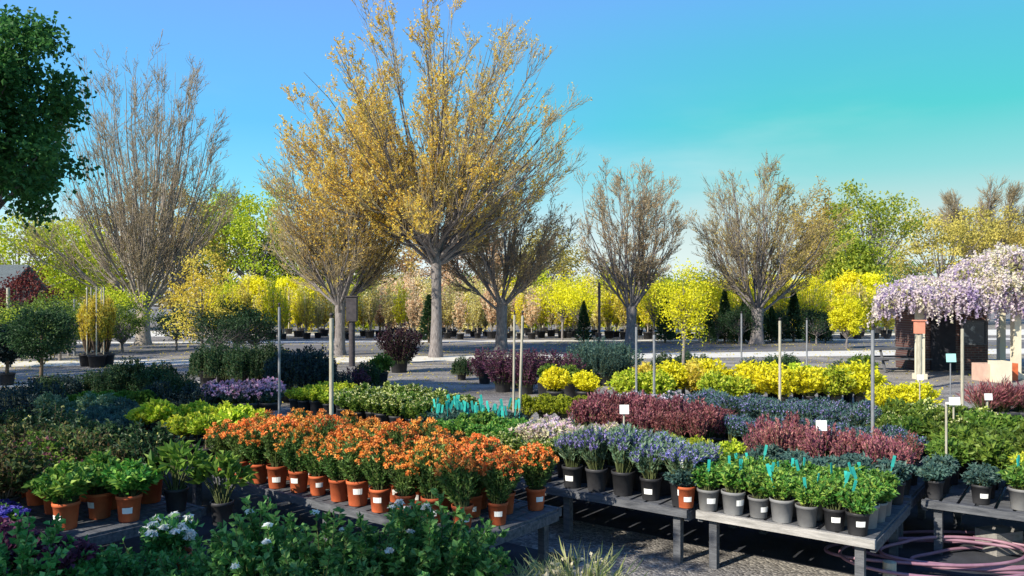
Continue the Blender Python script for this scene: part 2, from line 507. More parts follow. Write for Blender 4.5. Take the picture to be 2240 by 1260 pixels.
POT = {k: pot_mesh(*v) for k, v in {
    'terra': (0.087, 0.19, 'terra'), 'black': (0.092, 0.19, 'black'), 'grey': (0.094, 0.185, 'grey'),
    'bigblack': (0.2, 0.34, 'black'), 'tree': (0.28, 0.42, 'black'), 'bigterra': (0.13, 0.24, 'terra'),
    'smallblack': (0.075, 0.13, 'black')}.items()}
POT_H = {'terra': 0.19, 'black': 0.19, 'grey': 0.185, 'bigblack': 0.34, 'tree': 0.42, 'bigterra': 0.24, 'smallblack': 0.13}
POT_R = {'terra': 0.087, 'black': 0.092, 'grey': 0.094, 'bigblack': 0.2, 'tree': 0.28, 'bigterra': 0.13, 'smallblack': 0.075}


def card_mesh(w, h, R):
    """price card lying on the curve of a pot, facing -y"""
    mb = MB()
    n = 5
    a = np.linspace(-w / R / 2, w / R / 2, n)
    V = []
    for dr in (0.0015, 0.004):
        for z in (0, h):
            for t in a:
                rr = R + dr + z * 0.10
                V.append((math.sin(t) * rr, -math.cos(t) * rr, z))
    V = np.array(V)
    i = np.arange(4 * n).reshape(2, 2, n)
    Q = []
    for k in range(n - 1):
        Q.append([i[1, 0, k], i[1, 0, k + 1], i[1, 1, k + 1], i[1, 1, k]])
        Q.append([i[0, 0, k + 1], i[0, 0, k], i[0, 1, k], i[0, 1, k + 1]])
        Q.append([i[0, 0, k], i[0, 0, k + 1], i[1, 0, k + 1], i[1, 0, k]])
        Q.append([i[0, 1, k + 1], i[0, 1, k], i[1, 1, k], i[1, 1, k + 1]])
    for k in (0, n - 1):
        Q.append([i[0, 0, k], i[1, 0, k], i[1, 1, k], i[0, 1, k]])
    mb.add(V, Q, 0)
    return mb.mesh('price_card', [M['white']])


CARD = card_mesh(0.075, 0.05, 0.088)


def label_mesh(mat, h=0.20, w=0.026):
    mb = MB()
    mb.box((0, 0, h * 0.35), (0.008, 0.003, h * 0.7), 0)
    mb.box((0, 0, h * 0.78), (w, 0.0035, h * 0.5), 0)
    return mb.mesh('plant_label', [M[mat]])


LAB = {k: label_mesh(k) for k in ('teal', 'white', 'blue', 'tealpale')}


def potted(name, protos, x, y, z, pot, label, cat, group, sc=1.0, card=0.0, lab=None, lift=None, rz=None, labs=1):
    root = empty(name, (x, y, z), 0.0, sc)
    tag(root, label, cat, group)
    fo, bl = protos[random.randrange(len(protos))]
    r = random.uniform(0, 2 * PI) if rz is None else rz
    put('pot', POT[pot], root, (0, 0, 0), random.uniform(0, 6))
    h = POT_H[pot] * (0.55 if protos in LOWSET else 0.85) if lift is None else lift
    lx, ly, sq = random.gauss(0, 0.07), random.gauss(0, 0.07), random.uniform(0.88, 1.12)
    parts = [put('foliage', fo, root, (0, 0, h), r)]
    if bl:
        parts.append(put('blossoms', bl, root, (0, 0, h), r))
    for q in parts:
        q.rotation_euler = (lx, ly, r)
        q.scale = (1, 1, sq)
    if random.random() < card:
        put('price_card', CARD, root, (0, 0, POT_H[pot] * random.uniform(0.3, 0.5)), random.uniform(-0.5, 0.45), POT_R[pot] / 0.1)
    if lab:
        for _ in range(labs):
            o = put('plant_label', LAB[lab], root, (random.uniform(-0.08, 0.08), random.uniform(-0.09, 0.02), h + 0.06 + random.uniform(0, 0.1)),
                    random.uniform(-0.6, 0.6))
            o.rotation_euler = (random.uniform(-0.15, 0.15), random.uniform(-0.3, 0.3), random.uniform(-0.6, 0.6))
    return root


def bed(name, protos, a0, a1, na, b0, b1, nb, z, pot, desc, where, cat, group, sc=(0.9, 1.1), card=0.0, lab=None, jit=0.03, labp=1.0, labs=1, cardrow=99, pots=None):
    """rows of potted plants on a bench; a runs along the bench from the left end"""
    for j in range(nb):
        for i in range(na):
            a = a0 + (a1 - a0) * (i / max(na - 1, 1)) + random.uniform(-jit, jit)
            b = b0 + (b1 - b0) * (j / max(nb - 1, 1)) + random.uniform(-jit, jit)
            x, y = AB(a, b)
            pk = random.choice(pots) if pots else pot
            if na == 1 and nb == 1:
                lb = f'{desc} {where}'
            elif na == 1:
                lb = f'{desc}, {rown(j, nb)} one {where}'
            elif nb == 1:
                lb = f'{desc}, {ordn(i)} from left {where}'
            else:
                lb = f'{desc}, {ordn(i)} from left, {rown(j, nb)} row {where}'
            potted(name, protos, x, y, z, pk, lb, cat, group, random.uniform(*sc), card if j < cardrow else 0.0,
                   lab if random.random() < labp else None, labs=labs)


# ------------------------------------------------------------------ trees
def vase_tree(seed, zf, ends, trunk_r, limb_r, n1, n2, n3, l1, l2, l3, ctl=0.55, twig_r=0.012, lean=(0, 0), leaf=None, nleaf=0,
              LL=0.12, WW=0.06, bark='bark', twig='twig', uplift=0.35, leafsel=None, wob=0.12, grp=4):
    """zelkova-like tree: limbs fan out from the fork at height zf to the given end points; returns trunk and crown meshes"""
    g = np.random.default_rng(seed)
    E = np.asarray(ends, float)
    K = len(E)
    A = np.zeros((K, 3))
    A[:, 2] = zf * g.uniform(0.78, 1.2, K)
    A[:, :2] = nrm(E[:, :2]) * trunk_r * 0.45
    C = np.empty_like(A)
    C[:, :2] = E[:, :2] * ctl * g.uniform(0.8, 1.2, (K, 1))
    C[:, 2] = A[:, 2] + (E[:, 2] - A[:, 2]) * 0.48
    P0 = bez(A, C, E, 12)
    gi = np.arange(K) // grp * grp
    cnt = np.minimum(gi + grp, K) - gi
    pm = np.stack([P0[a:a + n_].mean(0) for a, n_ in zip(gi, cnt)])
    mixw = np.clip((np.linspace(0, 1, 12) - 0.12) / 0.5, 0, 1)[None, :, None] * g.uniform(0.75, 1.0, (K, 1, 1))
    mixw = mixw ** 1.2
    mixw[:, -1] = 1
    P0 = pm * (1 - mixw) + P0 * mixw
    w = np.linspace(0, 1, 12)[None, :, None]
    ph = np.repeat(g.uniform(0, 6, (K, 1, 3))[::grp], grp, 0)[:K]
    P0 = P0 + np.sin(w * 9 + ph) * wob * w * (1.2 - w) * 2
    mt = MB()
    zs = np.array([-0.3, 0, 0.12, 0.4, 0.7, 1.0, 1.18]) * zf
    rad = np.array([1.7, 1.5, 1.2, 1.0, 0.95, 1.05, 0.55]) * trunk_r
    tp = np.stack([np.sin(zs * 0.7) * 0.04 + lean[0] * zs, np.cos(zs * 0.9) * 0.04 + lean[1] * zs, zs], -1)
    mt.tubes(tp, rad, 12, 0)
    R0 = (limb_r * g.uniform(0.6, 1.15, (K, 1))) * (1 - 0.86 * np.linspace(0, 1, 12)[None]) ** 1.15
    mt.tubes(P0, R0, 6, 0)
    mc = MB()

    def kids(P, Rr, n, t0, t1, ln, spread, m):
        N, mm, _ = P.shape
        t = g.uniform(t0, t1, (N, n)) * (mm - 1)
        i = np.clip(t.astype(int), 0, mm - 2)
        f = (t - i)
        k = np.arange(N)[:, None]
        a, b = P[k, i], P[k, i + 1]
        pos = (a + (b - a) * f[..., None]).reshape(-1, 3)
        tan = nrm(b - a).reshape(-1, 3)
        rr = (Rr[k, i] * (1 - f) + Rr[k, i + 1] * f).reshape(-1)
        r = g.normal(size=pos.shape)
        rad_out = nrm(pos * np.array([1, 1, 0]) + 1e-6)
        perp = nrm(r - (r * tan).sum(-1, keepdims=True) * tan + rad_out * 0.4)
        d0 = nrm(tan + perp * spread)
        d1 = nrm(d0 + np.array([0, 0, uplift]))
        le = (ln * g.uniform(0.5, 1.2, (N, n)) * (1.1 - 0.55 * (t / (mm - 1)))).reshape(-1, 1)
        Q = bez(pos, pos + d0 * le * 0.5, pos + d0 * le * 0.5 + d1 * le * 0.5, m)
        Q[:, 1:-1] += g.normal(size=Q[:, 1:-1].shape) * le[:, None] * 0.02
        r0 = np.maximum(rr * 0.62, twig_r)
        R = r0[:, None] * np.linspace(1, 0.35, m)[None]
        R = np.maximum(R, twig_r * 0.55)
        return Q, R

    P1, R1 = kids(P0, R0, n1, 0.12, 0.97, l1, 0.55, 7)
    mt.tubes(P1, R1, 4, 0)
    P2, R2 = kids(P1, R1, n2, 0.12, 1.0, l2, 0.6, 5)
    mc.tubes(P2, R2, 3, 0)
    P3, R3 = kids(P2, R2, n3, 0.1, 1.0, l3, 0.65, 4)
    mc.tubes(P3, R3, 3, 0)
    if leaf:
        for P, nn in ((P3, nleaf), (P2, nleaf)):
            Ps = P
            if leafsel is not None:
                keep = leafsel(P[:, -1], g)
                Ps = P[keep]
            if len(Ps) and nn:
                leaf_on(mc, Ps, nn, 0.15, LL, WW, 0.9, g, 1)
    return mt.mesh('trunk', [M[bark]]), mc.mesh('crown', [M[twig], L[leaf] if leaf else M[twig]])


def fan_ends(g, n, R, H, drop, rmin=0.0, ax=1.0, grp=4, sp=0.55):
    """limb tips on a fan-shaped dome, bunched into upright columns with gaps between them"""
    k = max(n // grp, 3)
    az = np.arange(k) * 2.399963 + g.uniform(0, 0.5, k)
    u = rmin + (1 - rmin) * np.sqrt((np.arange(k) + 0.5) / k)
    r = R * u * g.uniform(0.88, 1.06, k)
    hk = H - drop * (u ** 2.2) - g.uniform(0, 0.08, k) * H
    az, r, u, hk = [np.repeat(q, grp) for q in (az, r, u, hk)]
    x = np.cos(az) * r + g.normal(size=len(az)) * sp
    y = np.sin(az) * r + g.normal(size=len(az)) * sp
    return np.stack([x * ax, y, hk - np.abs(g.normal(size=len(az))) * 0.05 * H], -1)


def ball_ends(g, n, R, zc, Rz, low=-0.6, ax=1.0, grp=3, sp=0.6):
    n = n // grp
    k = np.arange(n) + 0.5
    c = 1 - (1 - low) * k / n
    az = k * 2.399963
    s_ = np.sqrt(1 - c ** 2)
    f = g.uniform(0.93, 1.05, n)
    E = np.stack([np.cos(az) * s_ * R * f * ax, np.sin(az) * s_ * R * f, zc + c * Rz * f], -1)
    E = np.repeat(E, grp, 0)
    return E + g.normal(size=E.shape) * sp


def leafy_tree(seed, leaf, R, zc, Rz, trunk_h, trunk_r, ncl, nlf, cl, LL, WW, bark='bark', low=-0.7, limbs=12, ax=1.0, flat=0.75, shell=0.45):
    g = np.random.default_rng(seed)
    mt = MB()
    mt.tubes(np.array([[0, 0, -0.2], [0, 0.03, trunk_h * 0.4], [0.04, 0, trunk_h], [0.03, 0.02, zc + Rz * 0.3]]),
             np.array([1.3, 1.0, 0.85, 0.25]) * trunk_r, 8, 0)
    # cluster centres fill the outer part of an uneven crown
    d = nrm(g.normal(size=(ncl * 3, 3)))
    d = d[d[:, 2] > low][:ncl]
    lob = 1 + 0.20 * np.sin(d[:, 0] * 4.1 + seed) + 0.16 * np.sin(d[:, 1] * 5.3 + d[:, 2] * 4.7 + seed * 2.1)
    f = (shell + (1 - shell) * g.uniform(0, 1, len(d)) ** 0.5) * lob
    C = d * f[:, None] * np.array([R * ax, R, Rz]) + np.array([0, 0, zc])
    E = C[:: max(1, len(C) // (limbs * 3))]
    A = np.zeros_like(E)
    A[:, 2] = trunk_h * g.uniform(0.75, 1.15, len(E))
    Cc = E * np.array([0.5, 0.5, 0.45]) + A * np.array([0, 0, 0.55])
    P = bez(A, Cc, E, 7)
    mt.tubes(P, trunk_r * 0.34 * np.linspace(1, 0.15, 7), 5, 0)
    mc = MB()
    n = len(C) * nlf
    CC = np.repeat(C, nlf, 0)
    o = g.normal(size=(n, 3)) * cl * np.array([0.6, 0.6, 0.6 * flat])
    D = nrm(nrm(o) * 0.6 + g.normal(size=(n, 3)) * 0.6 + np.array([0, 0, -0.15]))
    base = np.repeat(g.uniform(0, 1, len(C)), nlf)
    mc.leaves(CC + o, D, LL, WW, 0, up=0.3, g=g, rnd=np.clip(base * 0.55 + g.uniform(0, 0.5, n), 0, 1))
    return mt.mesh('trunk', [M[bark]]), mc.mesh('crown', [L[leaf]])


def tree(name, meshes, x, y, label, cat='tree', group=None, rz=0.0, sc=1.0):
    root = tag(empty(name, (x, y, 0), rz, sc), label, cat, group)
    put('trunk', meshes[0], root)
    put('crown', meshes[1], root)
    return root


#@@SETTING
# ------------------------------------------------------------------ ground
def sheet(pts, z):
    mb = MB()
    mb.add([(x, y, z) for x, y in pts], [[0, 1, 2, 3]], 0)
    return mb


def strip(name, p0, p1, w0, w1, z, mat):
    (x0, y0), (x1, y1) = p0, p1
    me = sheet([(x0, y0 - w0 / 2), (x1, y1 - w1 / 2), (x1, y1 + w1 / 2), (x0, y0 + w0 / 2)], z).mesh(name, [M[mat]])
    return struct(name, me)


mb = sheet([(-900, -60), (900, -60), (900, 1500), (-900, 1500)], 0.0)
struct('ground', mb.mesh('ground', [M['gravel']]))
strip('road', (-60, 33.5), (60, 43.5), 7.5, 9.0, 0.004, 'asphalt')
strip('painted_sun_band', (-60, 20.6), (60, 43.0), 2.2, 4.0, 0.010, 'pale')  # pale sheet painting a band of sunlight between tree shadows
strip('far_painted_sun_band', (-60, 41.0), (60, 51.0), 1.6, 1.8, 0.010, 'pale')  # farther band of sunlit ground, painted as a pale sheet
strip('short_painted_sun_band', (-16.5, 20.2), (-6.4, 22.2), 0.7, 0.7, 0.010, 'pale')  # short painted band of sunlight at the left
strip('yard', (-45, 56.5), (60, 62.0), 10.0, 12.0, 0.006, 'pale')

for k, (a0, a1, b0, b1) in enumerate(((-12.8, -3.5, 2.1, 5.7), (-11.0, 2.5, 6.7, 11.0), (-6.8, -3.2, 0.9, 2.0))):  # dark sheets that paint the shade under the benches
    me = sheet([AB(a0, b0), AB(a1, b0), AB(a1, b1), AB(a0, b1)], 0.004).mesh('bench_shade_sheet', [M['bench_shade']])
    struct('bench_shade_sheet', me)

g = np.random.default_rng(77)
lt = MB()
n = 9000
q = np.stack([g.uniform(-24, 26, n), 11.5 + 33 * g.uniform(0, 1, n) ** 0.8, np.full(n, 0.022)], -1)
keep = g.uniform(0, 1, n) < 0.35 + 0.65 * (np.sin(q[:, 0] * 0.6) * np.sin(q[:, 1] * 0.45 + 1) > 0.1)
q = q[keep]
lt.leaves(q, np.stack([g.normal(size=len(q)), g.normal(size=len(q)), g.normal(size=len(q)) * 0.15], -1), 0.09, 0.06, 0, up=3.0, g=g)
lo = put('fallen_leaves', lt.mesh('fallen_leaves', [L['gold leaves']]))
lo['kind'] = 'stuff'
lo['label'] = 'dry golden leaves scattered over the grey yard'

#@@BENCHES
# ------------------------------------------------------------------ benches
BZ = 0.48


def bench(a0, a1, b0, b1, label, wood='wood_dark', rail='wood_dark', legs=3, z=BZ):
    Lx, Wy = a1 - a0, b1 - b0
    x, y = AB(a0, b0)
    root = tag(empty('display_bench', (x, y, 0), BENCH_ROT), label, 'bench', 'plant display benches')
    t = MB()
    n = int(Lx / 0.135)
    for k in range(n):
        cx = (k + 0.5) * Lx / n
        t.box((cx, Wy / 2, z - 0.012 - random.uniform(0, 0.003)), (Lx / n * 0.80, Wy - 0.09, 0.022), 0, random.uniform(-0.004, 0.004))
    put('slatted_top', t.mesh('slatted_top', [M[wood]]), root)
    f = MB()
    f.box((Lx / 2, 0.02, z - 0.033), (Lx, 0.04, 0.066), 0)
    put('front_rail', f.mesh('front_rail', [M[rail]]), root)
    f = MB()
    f.box((Lx / 2, Wy - 0.02, z - 0.033), (Lx, 0.04, 0.066), 0)
    put('back_rail', f.mesh('back_rail', [M[wood]]), root)
    for ex in (0.02, Lx - 0.02):
        f = MB()
        f.box((ex, Wy / 2, z - 0.062), (0.04, Wy - 0.084, 0.075), 0)
        put('end_rail', f.mesh('end_rail', [M[wood]]), root)
    for k in range(legs):
        lx = 0.12 + (Lx - 0.24) * k / (legs - 1)
        for ly in (0.10, Wy - 0.10):
            f = MB()
            f.box((lx, ly, (z - 0.03) / 2 - 0.01), (0.065, 0.065, z - 0.03), 0)
            put('leg', f.mesh('leg', [M[wood]]), root)
    return root


bench(-10.6, -6.0, 2.2, 3.7, 'long low bench of brownish shrubs in terracotta pots at the lower left', legs=4)
bench(-6.6, -4.5, 1.2, 2.1, 'low bench under the purple-leaved plants in the lower left corner', legs=2)
bench(-12.6, -7.35, 4.4, 5.5, 'weathered bench carrying blue-grey plants and small yellow-green standards', legs=4)
bench(-7.2, -3.6, 4.4, 5.5, 'weathered bench covered with orange flowers in terracotta pots', legs=3)
bench(-6.3, -2.72, 6.05, 7.5, 'dark weathered bench carrying blue-flowered plants in black pots', legs=4)
bench(-2.66, -1.28, 6.1, 7.5, 'bench with a pale front rail full of green plants with teal labels', rail='wood_pale', legs=2)
bench(-1.22, 2.2, 7.62, 9.0, 'bench at the right edge with black pots and teal labels', legs=3)
bench(-5.6, -1.3, 7.62, 9.0, 'bench of burgundy and rose-red spiky plants', legs=4)
bench(-10.6, -5.8, 7.3, 8.7, 'bench of yellow-green variegated plants behind the orange flowers', legs=4)
bench(-5.6, 2.4, 9.35, 10.8, 'long bench of lavender plants in front of the yellow shrubs', legs=5)

#@@PROTOS
# ------------------------------------------------------------------ plant kinds
def kinds(count, seed, *a, **k):
    return [shrub(seed + i, *a, **k) for i in range(count)]


WALL = [k_ for q_, rc in enumerate((0.45, 0.6, 0.66, 0.72, 0.82)) for k_ in kinds(1, 10 + q_, 'wallflower leaves', K=84, R=0.20, H=0.43, z0=0, n=22, LL=0.055, WW=0.014, ang=0.75, dome=0.70, t0=0.12, t1=0.9, var=0.26, fl=('orange petals', 'cluster', 0.023, 11, rc))]
LAV = kinds(3, 20, 'grey green leaves', K=80, R=0.17, H=0.34, z0=0, n=14, LL=0.06, WW=0.012, ang=0.5, dome=0.75, fl=('blue petals', 'spike', 0.019, 12, 0.2))
GREEN = kinds(4, 30, 'fresh green leaves', K=60, R=0.16, H=0.25, z0=0, n=17, LL=0.045, WW=0.024, var=0.3, ang=0.95, dome=0.62)
LIME = kinds(3, 40, 'lime leaves', K=56, R=0.16, H=0.23, z0=0, n=16, LL=0.042, WW=0.024, var=0.3, ang=0.95, dome=0.62)
CREAM = kinds(3, 50, 'cream leaves', K=50, R=0.17, H=0.26, z0=0, n=13, LL=0.055, WW=0.032, ang=0.9, dome=0.65, fl=('pale lilac petals', 'cluster', 0.026, 7, 0.35))
CREAMY = kinds(3, 55, 'mid green leaves', K=60, R=0.18, H=0.28, z0=0, n=16, LL=0.045, WW=0.024, ang=0.9, dome=0.65, var=0.3, fl=('tip leaves', 'cluster', 0.022, 6, 0.55))
BURG = kinds(3, 60, 'burgundy leaves', K=44, R=0.15, H=0.36, z0=0, n=20, LL=0.042, WW=0.016, ang=0.55, dome=0.8, out=0.75, var=0.3)
ROSY = kinds(3, 65, 'rose red shoots', K=38, R=0.15, H=0.33, z0=0, n=20, LL=0.036, WW=0.014, ang=0.45, dome=0.8, out=0.8, var=0.35)
LAVROW = kinds(3, 70, 'blue green leaves', K=80, R=0.18, H=0.30, z0=0, n=12, LL=0.05, WW=0.014, ang=0.6, dome=0.7, fl=('blue petals', 'spike', 0.016, 4, 0.14))
LILROW = kinds(2, 75, 'blue green leaves', K=70, R=0.18, H=0.28, z0=0, n=12, LL=0.05, WW=0.016, ang=0.6, dome=0.7, fl=('pale lilac petals', 'cluster', 0.02, 7, 0.6))
YEL = kinds(4, 80, 'yellow leaves', K=120, R=0.40, H=0.60, z0=0, n=16, LL=0.075, WW=0.042, ang=0.95, dome=0.5, sr=0.004)
YGR = kinds(3, 85, 'lime leaves', K=110, R=0.38, H=0.56, z0=0, n=15, LL=0.07, WW=0.04, ang=0.95, dome=0.5, sr=0.004)
GLD = kinds(2, 88, 'gold leaves', K=110, R=0.38, H=0.56, z0=0, n=15, LL=0.07, WW=0.04, ang=0.95, dome=0.5, sr=0.004, stem='brown')
DKG = kinds(3, 90, 'blue green leaves', K=60, R=0.17, H=0.20, z0=0, n=14, LL=0.05, WW=0.026, ang=0.95, dome=0.6)
MIDG = kinds(3, 94, 'mid green leaves', K=60, R=0.2, H=0.26, z0=0, n=14, LL=0.055, WW=0.026, ang=0.95, dome=0.55)
MOUND = kinds(3, 100, 'moss leaves', K=150, R=0.3, H=0.42, z0=0, n=22, LL=0.034, WW=0.02, ang=0.9, dome=0.5, t0=0.5, var=0.08)
BOX = kinds(3, 104, 'boxwood leaves', K=150, R=0.3, H=0.42, z0=0, n=22, LL=0.034, WW=0.02, ang=0.9, dome=0.5, t0=0.5, var=0.08)
HEDGE = kinds(3, 108, 'dark green leaves', K=170, R=0.42, H=0.85, z0=0, n=22, LL=0.06, WW=0.034, ang=0.9, dome=0.62, t0=0.08, out=0.95, var=0.35, base=0.5)
NAVY = kinds(3, 112, 'navy green leaves', K=150, R=0.42, H=0.85, z0=0, n=22, LL=0.06, WW=0.03, ang=0.9, dome=0.62, t0=0.08, out=0.95, var=0.35, base=0.5)
TEALB = kinds(3, 116, 'blue green leaves', K=130, R=0.5, H=0.95, z0=0, n=24, LL=0.07, WW=0.024, ang=0.7, dome=0.6, t0=0.08, out=0.75, var=0.3, base=0.22)
PURP = kinds(3, 120, 'purple leaves', K=120, R=0.5, H=0.9, z0=0, n=22, LL=0.06, WW=0.035, ang=0.9, dome=0.6, t0=0.08, out=0.72, var=0.35, base=0.22)
DPURP = kinds(2, 124, 'dark purple leaves', K=130, R=0.52, H=0.85, z0=0, n=24, LL=0.06, WW=0.03, ang=0.7, dome=0.65, t0=0.08, out=0.75, var=0.35, base=0.22)
PINKF = kinds(3, 128, 'blue green leaves', K=90, R=0.3, H=0.36, z0=0, n=14, LL=0.05, WW=0.02, ang=0.8, dome=0.55, fl=('pink petals', 'cluster', 0.035, 9, 0.8))
BLUEG = kinds(3, 132, 'blue green leaves', K=70, R=0.17, H=0.22, z0=0, n=14, LL=0.05, WW=0.02, ang=0.8, dome=0.5)
SAGE = kinds(2, 136, 'grey green leaves', K=70, R=0.2, H=0.3, z0=0, n=14, LL=0.05, WW=0.022, ang=0.8, dome=0.5)
OLIVE = kinds(4, 140, 'olive brown leaves', K=120, R=0.28, H=0.42, z0=0, n=22, var=0.4, LL=0.042, WW=0.024, ang=0.95, dome=0.55, stem='brown')
DGTIP = kinds(3, 240, 'dark green leaves', K=100, R=0.26, H=0.42, z0=0, n=20, LL=0.045, WW=0.024, ang=0.95, dome=0.55, var=0.4, stem='brown', fl=('tip leaves', 'cluster', 0.018, 4, 0.12))
REDTIP = kinds(3, 245, 'mid green leaves', K=90, R=0.25, H=0.38, z0=0, n=18, LL=0.045, WW=0.026, ang=0.95, dome=0.55, var=0.45, stem='brown', fl=('burgundy leaves', 'cluster', 0.024, 6, 0.4))
BRIGHT = kinds(3, 145, 'fresh green leaves', K=80, R=0.21, H=0.30, z0=0, n=14, LL=0.06, WW=0.034, ang=0.95, dome=0.6)
HOSTA = kinds(2, 150, 'mid green leaves', K=34, R=0.22, H=0.42, z0=0, n=5, LL=0.12, WW=0.05, ang=0.6, t0=0.7, dome=0.55, out=0.4, droop=0.25, sr=0.004)
HEUCH = kinds(3, 155, 'purple leaves', K=70, R=0.18, H=0.22, z0=0, n=7, LL=0.045, WW=0.04, ang=0.8, t0=0.7, dome=0.55, droop=0.1, stem='brown')
PANSY = kinds(2, 160, 'fresh green leaves', K=46, R=0.15, H=0.13, z0=0, n=6, LL=0.045, WW=0.028, ang=1.0, dome=0.6, fl=('violet petals', 'bloom', 0.036, 6, 0.75))
ROSE = kinds(4, 165, 'rose leaves', K=90, R=0.42, H=0.76, z0=0, n=46, LL=0.052, WW=0.034, ang=1.0, t0=0.2, dome=0.6, out=0.5, var=0.4, sr=0.004, fl=('white petals', 'bloom', 0.032, 6, 0.06))
ROSEB = kinds(3, 170, 'rose leaves', K=90, R=0.42, H=0.66, z0=0, n=46, LL=0.048, WW=0.03, ang=1.0, t0=0.2, dome=0.55, out=0.5, var=0.35, sr=0.005)
WHITEF = kinds(1, 175, 'rose leaves', K=34, R=0.20, H=0.26, z0=0, n=14, LL=0.06, WW=0.035, ang=0.95, dome=0.6, fl=('white petals', 'bloom', 0.045, 6, 0.25))
GRASS = kinds(3, 180, 'grass blades', K=130, R=0.36, H=0.44, z0=0, n=5, LL=0.16, WW=0.009, ang=0.25, t0=0.35, dome=0.45, out=0.35, var=0.35, sr=0.002, fl=('seed plumes', 'spike', 0.03, 3, 0.06))
BGRASS = kinds(2, 185, 'burgundy leaves', K=120, R=0.24, H=0.40, z0=0, n=6, LL=0.12, WW=0.01, ang=0.3, t0=0.3, dome=0.6, out=0.45, var=0.3)


def standard(seed, leaf, stem_h=0.2, R=0.17, H=0.22):
    fo, bl = shrub(seed, leaf, K=46, R=R, H=H, z0=stem_h, n=14, LL=0.055, WW=0.034, ang=0.95, dome=0.55)
    g = MB()
    return fo, bl


def clear_stem(fo, h, r=0.012):
    return fo


LOWSET = [HEDGE, NAVY, TEALB, PURP, DPURP, BOX, MOUND]
#@@BEDS
# ------------------------------------------------------------------ plants on the benches
# orange wallflowers
for j, (b, n, off) in enumerate(((4.54, 12, 0.0), (4.82, 12, 0.12), (5.08, 12, 0.0), (5.36, 12, 0.1))):
    for i in range(n):
        a = -7.02 + off + i * 0.285 + random.uniform(-0.035, 0.035)
        if a > -3.72:
            continue
        x, y = AB(a, b + random.uniform(-0.03, 0.03))
        potted('wallflower', WALL, x, y, BZ, 'terra',
               f'orange-flowered plant in terracotta pot, {ordn(i)} from left in {rown(j, 4)} row of orange bench', 'potted plant',
               'orange flowers on the bench', random.uniform(0.9, 1.12), 0.75 if j == 0 else 0.3)
# blue lavender-like plants on the dark bench and their pale neighbours
bed('lavender_plant', LAV, -3.95, -2.85, 5, 6.2, 6.75, 3, BZ, 'black', 'blue-flowered plant in black pot', 'of dark bench', 'potted plant', 'blue-flowered plants in black pots', (0.95, 1.15), 0.7, cardrow=1)
bed('variegated_plant', CREAM, -5.0, -3.9, 5, 6.85, 7.35, 3, BZ, 'black', 'cream and lilac variegated plant', 'behind the orange flowers', 'potted plant', 'variegated plants behind the orange flowers', (0.9, 1.1))
bed('leafy_plant', GREEN, -6.2, -5.1, 5, 6.85, 7.3, 2, BZ, 'black', 'light green leafy plant', 'beyond the orange bench', 'potted plant', 'light green plants beyond the orange bench', (0.85, 1.05))
bed('variegated_plant', CREAMY, -5.0, -4.25, 3, 6.25, 6.5, 2, BZ, 'black', 'pale-tipped green plant', 'beside the blue-flowered plants', 'potted plant', 'pale-tipped plants beside the blue ones', (0.8, 0.95))
# green plants with teal labels
bed('bedding_plant', GREEN, -2.57, -1.40, 7, 6.21, 6.88, 4, BZ, 'black', 'bright green plant with teal label', 'of pale-railed bench', 'potted plant', 'green plants with teal labels', (0.82, 1.02), 0.55, 'teal', 0.02, labp=0.85, labs=1, cardrow=1, pots=['black', 'grey', 'grey'])
bed('bedding_plant', DKG, -2.5, -1.42, 5, 7.08, 7.36, 2, BZ, 'black', 'low dark blue-green plant', 'behind the teal-labelled plants', 'potted plant', 'dark blue-green plants behind the teal labels', (0.9, 1.05))
bed('shrub_plant', LIME, -3.5, -2.85, 3, 7.1, 7.38, 2, BZ, 'terra', 'yellow-green shrub in terracotta pot', 'behind the blue flowers', 'potted plant', 'yellow-green shrubs behind the blue flowers', (0.9, 1.05), 0.5)
x, y = AB(-2.78, 6.16)
potted('bedding_plant', DKG, x, y, BZ, 'terra', 'sparse dark plant in a terracotta pot at the corner of the dark bench', 'potted plant', None, 0.95, 1.0, 'white', labs=2)
# right bench
bed('bedding_plant', DKG, -1.12, -0.78, 2, 7.78, 8.05, 2, BZ, 'black', 'low grey-green plant in black pot', 'at corner of right bench', 'potted plant', 'plants on the right-hand bench', (0.85, 1.0), 0.6, cardrow=1)
bed('bedding_plant', GREEN, -0.48, 1.2, 7, 7.76, 8.05, 2, BZ, 'black', 'green plant with teal or blue label', 'of right bench', 'potted plant', 'plants on the right-hand bench', (0.85, 1.0), 0.2, 'teal', 0.02, labs=2, cardrow=1, pots=['grey', 'black'])
bed('shrub_plant', MIDG + LIME[:1], -1.1, 1.3, 9, 8.45, 8.85, 2, BZ, 'black', 'mid green shrub', 'near back of right bench', 'potted plant', 'green shrubs on the right-hand bench', (1.0, 1.25))
